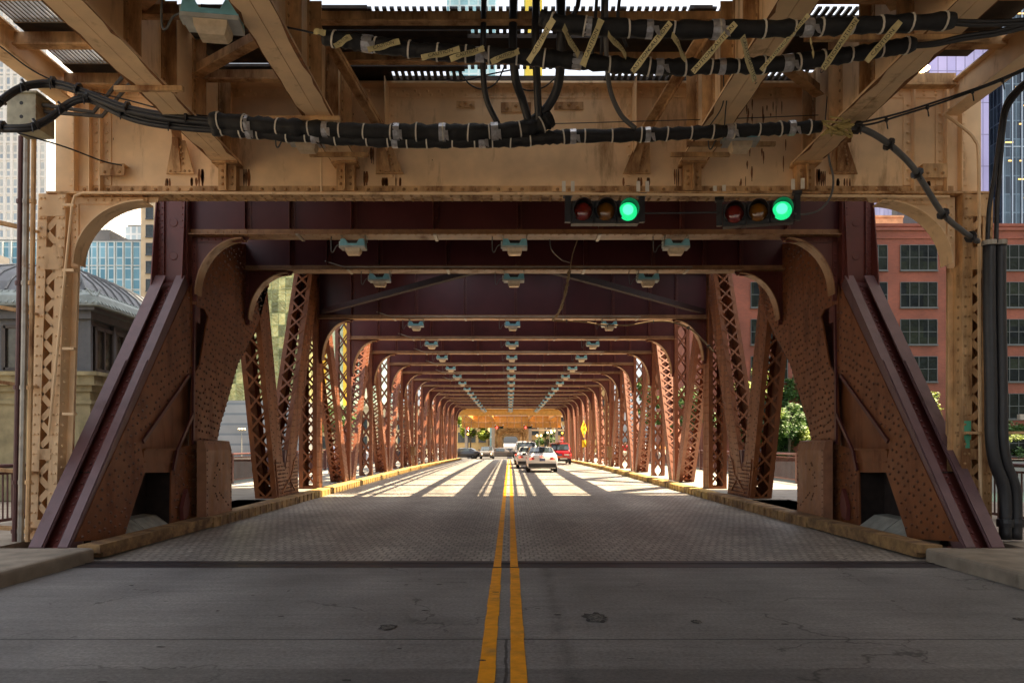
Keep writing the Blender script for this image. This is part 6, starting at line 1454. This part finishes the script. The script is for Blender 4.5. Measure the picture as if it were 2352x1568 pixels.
def post_signal(label, px, py, D, cols):
    p = at(px, py, D); t = thing('post_signal', (p.x, D, gz(D)), label, 'traffic light', 'far signals on posts')
    MB().tube([(p.x, D, gz(D)), (p.x, D, p.z + 0.7)], 0.06, 8).build('post', HOUS, t)
    MB().box(p.x - 0.2, p.x + 0.2, D - 0.3, D - 0.08, p.z - 0.6, p.z + 0.55).build('housing', HOUS, t)
    for k, c in enumerate(cols): MB().lathe((p.x, D - 0.3, p.z + 0.35 - 0.36 * k), [(0.15, 0), (0.12, 0.03)], 12, NY).build('lens', c, t)
post_signal('far left post signal showing red above the dark sedan', 1075, 990, 99, (LRl, LA, LAl))
post_signal('far right post signal with amber lamps by the end of the right trusses', 1291, 1000, 99, (LAl, LA, LRl))
def globe(label, px, py, D, n):
    p = at(px, py, D); t = thing('globe_lamp', (p.x, D, gz(D)), label, 'street lamp', 'globe street lamps')
    m = MB().tube([(p.x, D, gz(D)), (p.x, D, p.z)], [0.09, 0.05], 8); m.tube([(p.x - 0.35, D, p.z), (p.x + 0.35, D, p.z)], 0.03, 6); m.build('post', GALV, t)
    for k in range(n): MB().lathe((p.x - 0.35 + 0.7 * k / max(1, n - 1), D, p.z + 0.05), [(0.08, 0), (0.19, 0.1), (0.2, 0.22), (0.1, 0.36)], 10).build('globe', emat('lit_globe', (1.0, 0.75, 0.3), 1.0, (0.8, 0.7, 0.5)) if px > 1000 else LENS, t)
globe('globe street lamp left of the far bank corner, left truss gap', 555, 990, 97, 3)
for i, (px, py) in enumerate(((1238, 1003), (1262, 996), (1270, 992))): globe(f'lit yellow globe lamp, {["left", "middle", "right"][i]} of three at the far right corner', px, py, 128 + 4 * i, 2)
pb = thing('pedestrian_bridge', (10, 150, 4), 'pale trussed footbridge crossing behind the far right corner', 'footbridge')
MB().box(3.9, 14, 150, 152, 4.2, 4.5).box(3.9, 14, 150, 152, 7.0, 7.3).build('deck', BEIGE, pb); m = MB()
for k in range(6): m.bar((4 + 1.7 * k, 150, 4.5), (4.85 + 1.7 * k, 150, 7.0), 0.14, 0.1).bar((4.85 + 1.7 * k, 150, 7.0), (5.7 + 1.7 * k, 150, 4.5), 0.14, 0.1)
m.build('truss_web', WHITET, pb)
windows_wall('pale_office', 'pale office front coloured with warm glow behind the far footbridge', 4.2, 24, 170, 180, 16, mat('office_wall_warm_glow', (0.52, 0.36, 0.16), 0.8, var=0.1), 3, 3.2, 1.6, 1.8, 0.5, 4, DGL, GREYF, [5 + 3 * k for k in range(6)], nx=1)  # glow at the street's far end painted into this wall
# yellow warning sign on the right truss
sp = thing('warning_sign', (BX + XI - 0.2, 63.0, gz(63)), 'yellow diamond signal-ahead sign with a plate below, fixed to the right trusses', 'sign')
MB().tube([(6.35, 63.2, gz(63)), (6.35, 63.2, 4.0)], 0.035, 8).build('post', GALV, sp)
YS = mat('yellow_sign_face', (0.80, 0.50, 0.02), 0.45, var=0.05); c = Vector((6.32, 63.12, 2.9)); e = Vector((0.42, 0.9, 0)).normalized()
MB().prism([c - e * 0.75, c - Vector((0, 0, 0.75)), c + e * 0.75, c + Vector((0, 0, 0.75))], e.cross(Vector((0, 0, 1))) * -0.02).build('diamond', YS, sp)
nn = Vector((e.y, -e.x, 0))
for k, mm in enumerate((LR, LA, mat('green_sign_spot', (0.02, 0.25, 0.10), 0.5, var=0.05))):
    MB().lathe(c + nn * 0.03 + Vector((0, 0, 0.36 - 0.36 * k)), [(0.14, 0), (0.14, 0.008)], 12, tuple(nn)).build('signal_symbol', mm, sp)
c2 = c - Vector((0, 0, 1.25)); MB().prism([c2 - e * 0.5 - Vector((0, 0, .3)), c2 + e * 0.5 - Vector((0, 0, .3)), c2 + e * 0.5 + Vector((0, 0, .3)), c2 - e * 0.5 + Vector((0, 0, .3))], nn * 0.02).build('plate', YS, sp)

# ------------------------------------------------------------------ camera and daylight
cam = bpy.data.cameras.new('camera'); co = bpy.data.objects.new('camera', cam); col.objects.link(co); scene.camera = co
co.location = (0, 0, CH); co.rotation_euler = (R(90), 0, 0); cam.sensor_width = 36; cam.lens = 36 * F / 2352
cam.shift_x = (1176 - VX) / 2352; cam.shift_y = (VY - 784) / 2352; cam.clip_end = 6000; cam.clip_start = 0.05
EL, AZ = R(64), R(94)
Ld = Vector((-math.sin(AZ) * math.cos(EL), math.cos(AZ) * math.cos(EL), -math.sin(EL)))
sun = bpy.data.lights.new('sun', 'SUN'); sun.energy = SUN_E; sun.angle = R(0.5); sun.color = (1.0, 0.81, 0.55)
so = bpy.data.objects.new('sun', sun); col.objects.link(so); so.rotation_mode = 'QUATERNION'; so.rotation_quaternion = Ld.to_track_quat('-Z', 'Y')
w = bpy.data.worlds.new('World'); scene.world = w; w.use_nodes = True; nt = w.node_tree; bg = nt.nodes['Background']
sk = nt.nodes.new('ShaderNodeTexSky'); sk.sky_type = 'NISHITA'; sk.sun_disc = False; sk.sun_elevation = EL; sk.sun_rotation = math.pi - AZ
sk.air_density = 1.0; sk.dust_density = 4.0; sk.ozone_density = 1.0
hs = nt.nodes.new('ShaderNodeHueSaturation'); hs.inputs['Saturation'].default_value = 0.3
nt.links.new(sk.outputs[0], hs.inputs['Color']); nt.links.new(hs.outputs[0], bg.inputs['Color']); bg.inputs['Strength'].default_value = SKY_E
vs = scene.view_settings; vs.view_transform = 'Standard'; vs.look = 'None'; vs.gamma = 1; vs.exposure = EXPO; vs.use_curve_mapping = False
cy = scene.cycles; cy.max_bounces = 8; cy.diffuse_bounces = 5; cy.glossy_bounces = 3; cy.transmission_bounces = 4; cy.sample_clamp_indirect = 6; cy.caustics_reflective = False; cy.caustics_refractive = False
try: cy.use_denoising = True
except Exception: pass
for o in bpy.data.objects:
    if '_local' in o: del o['_local']
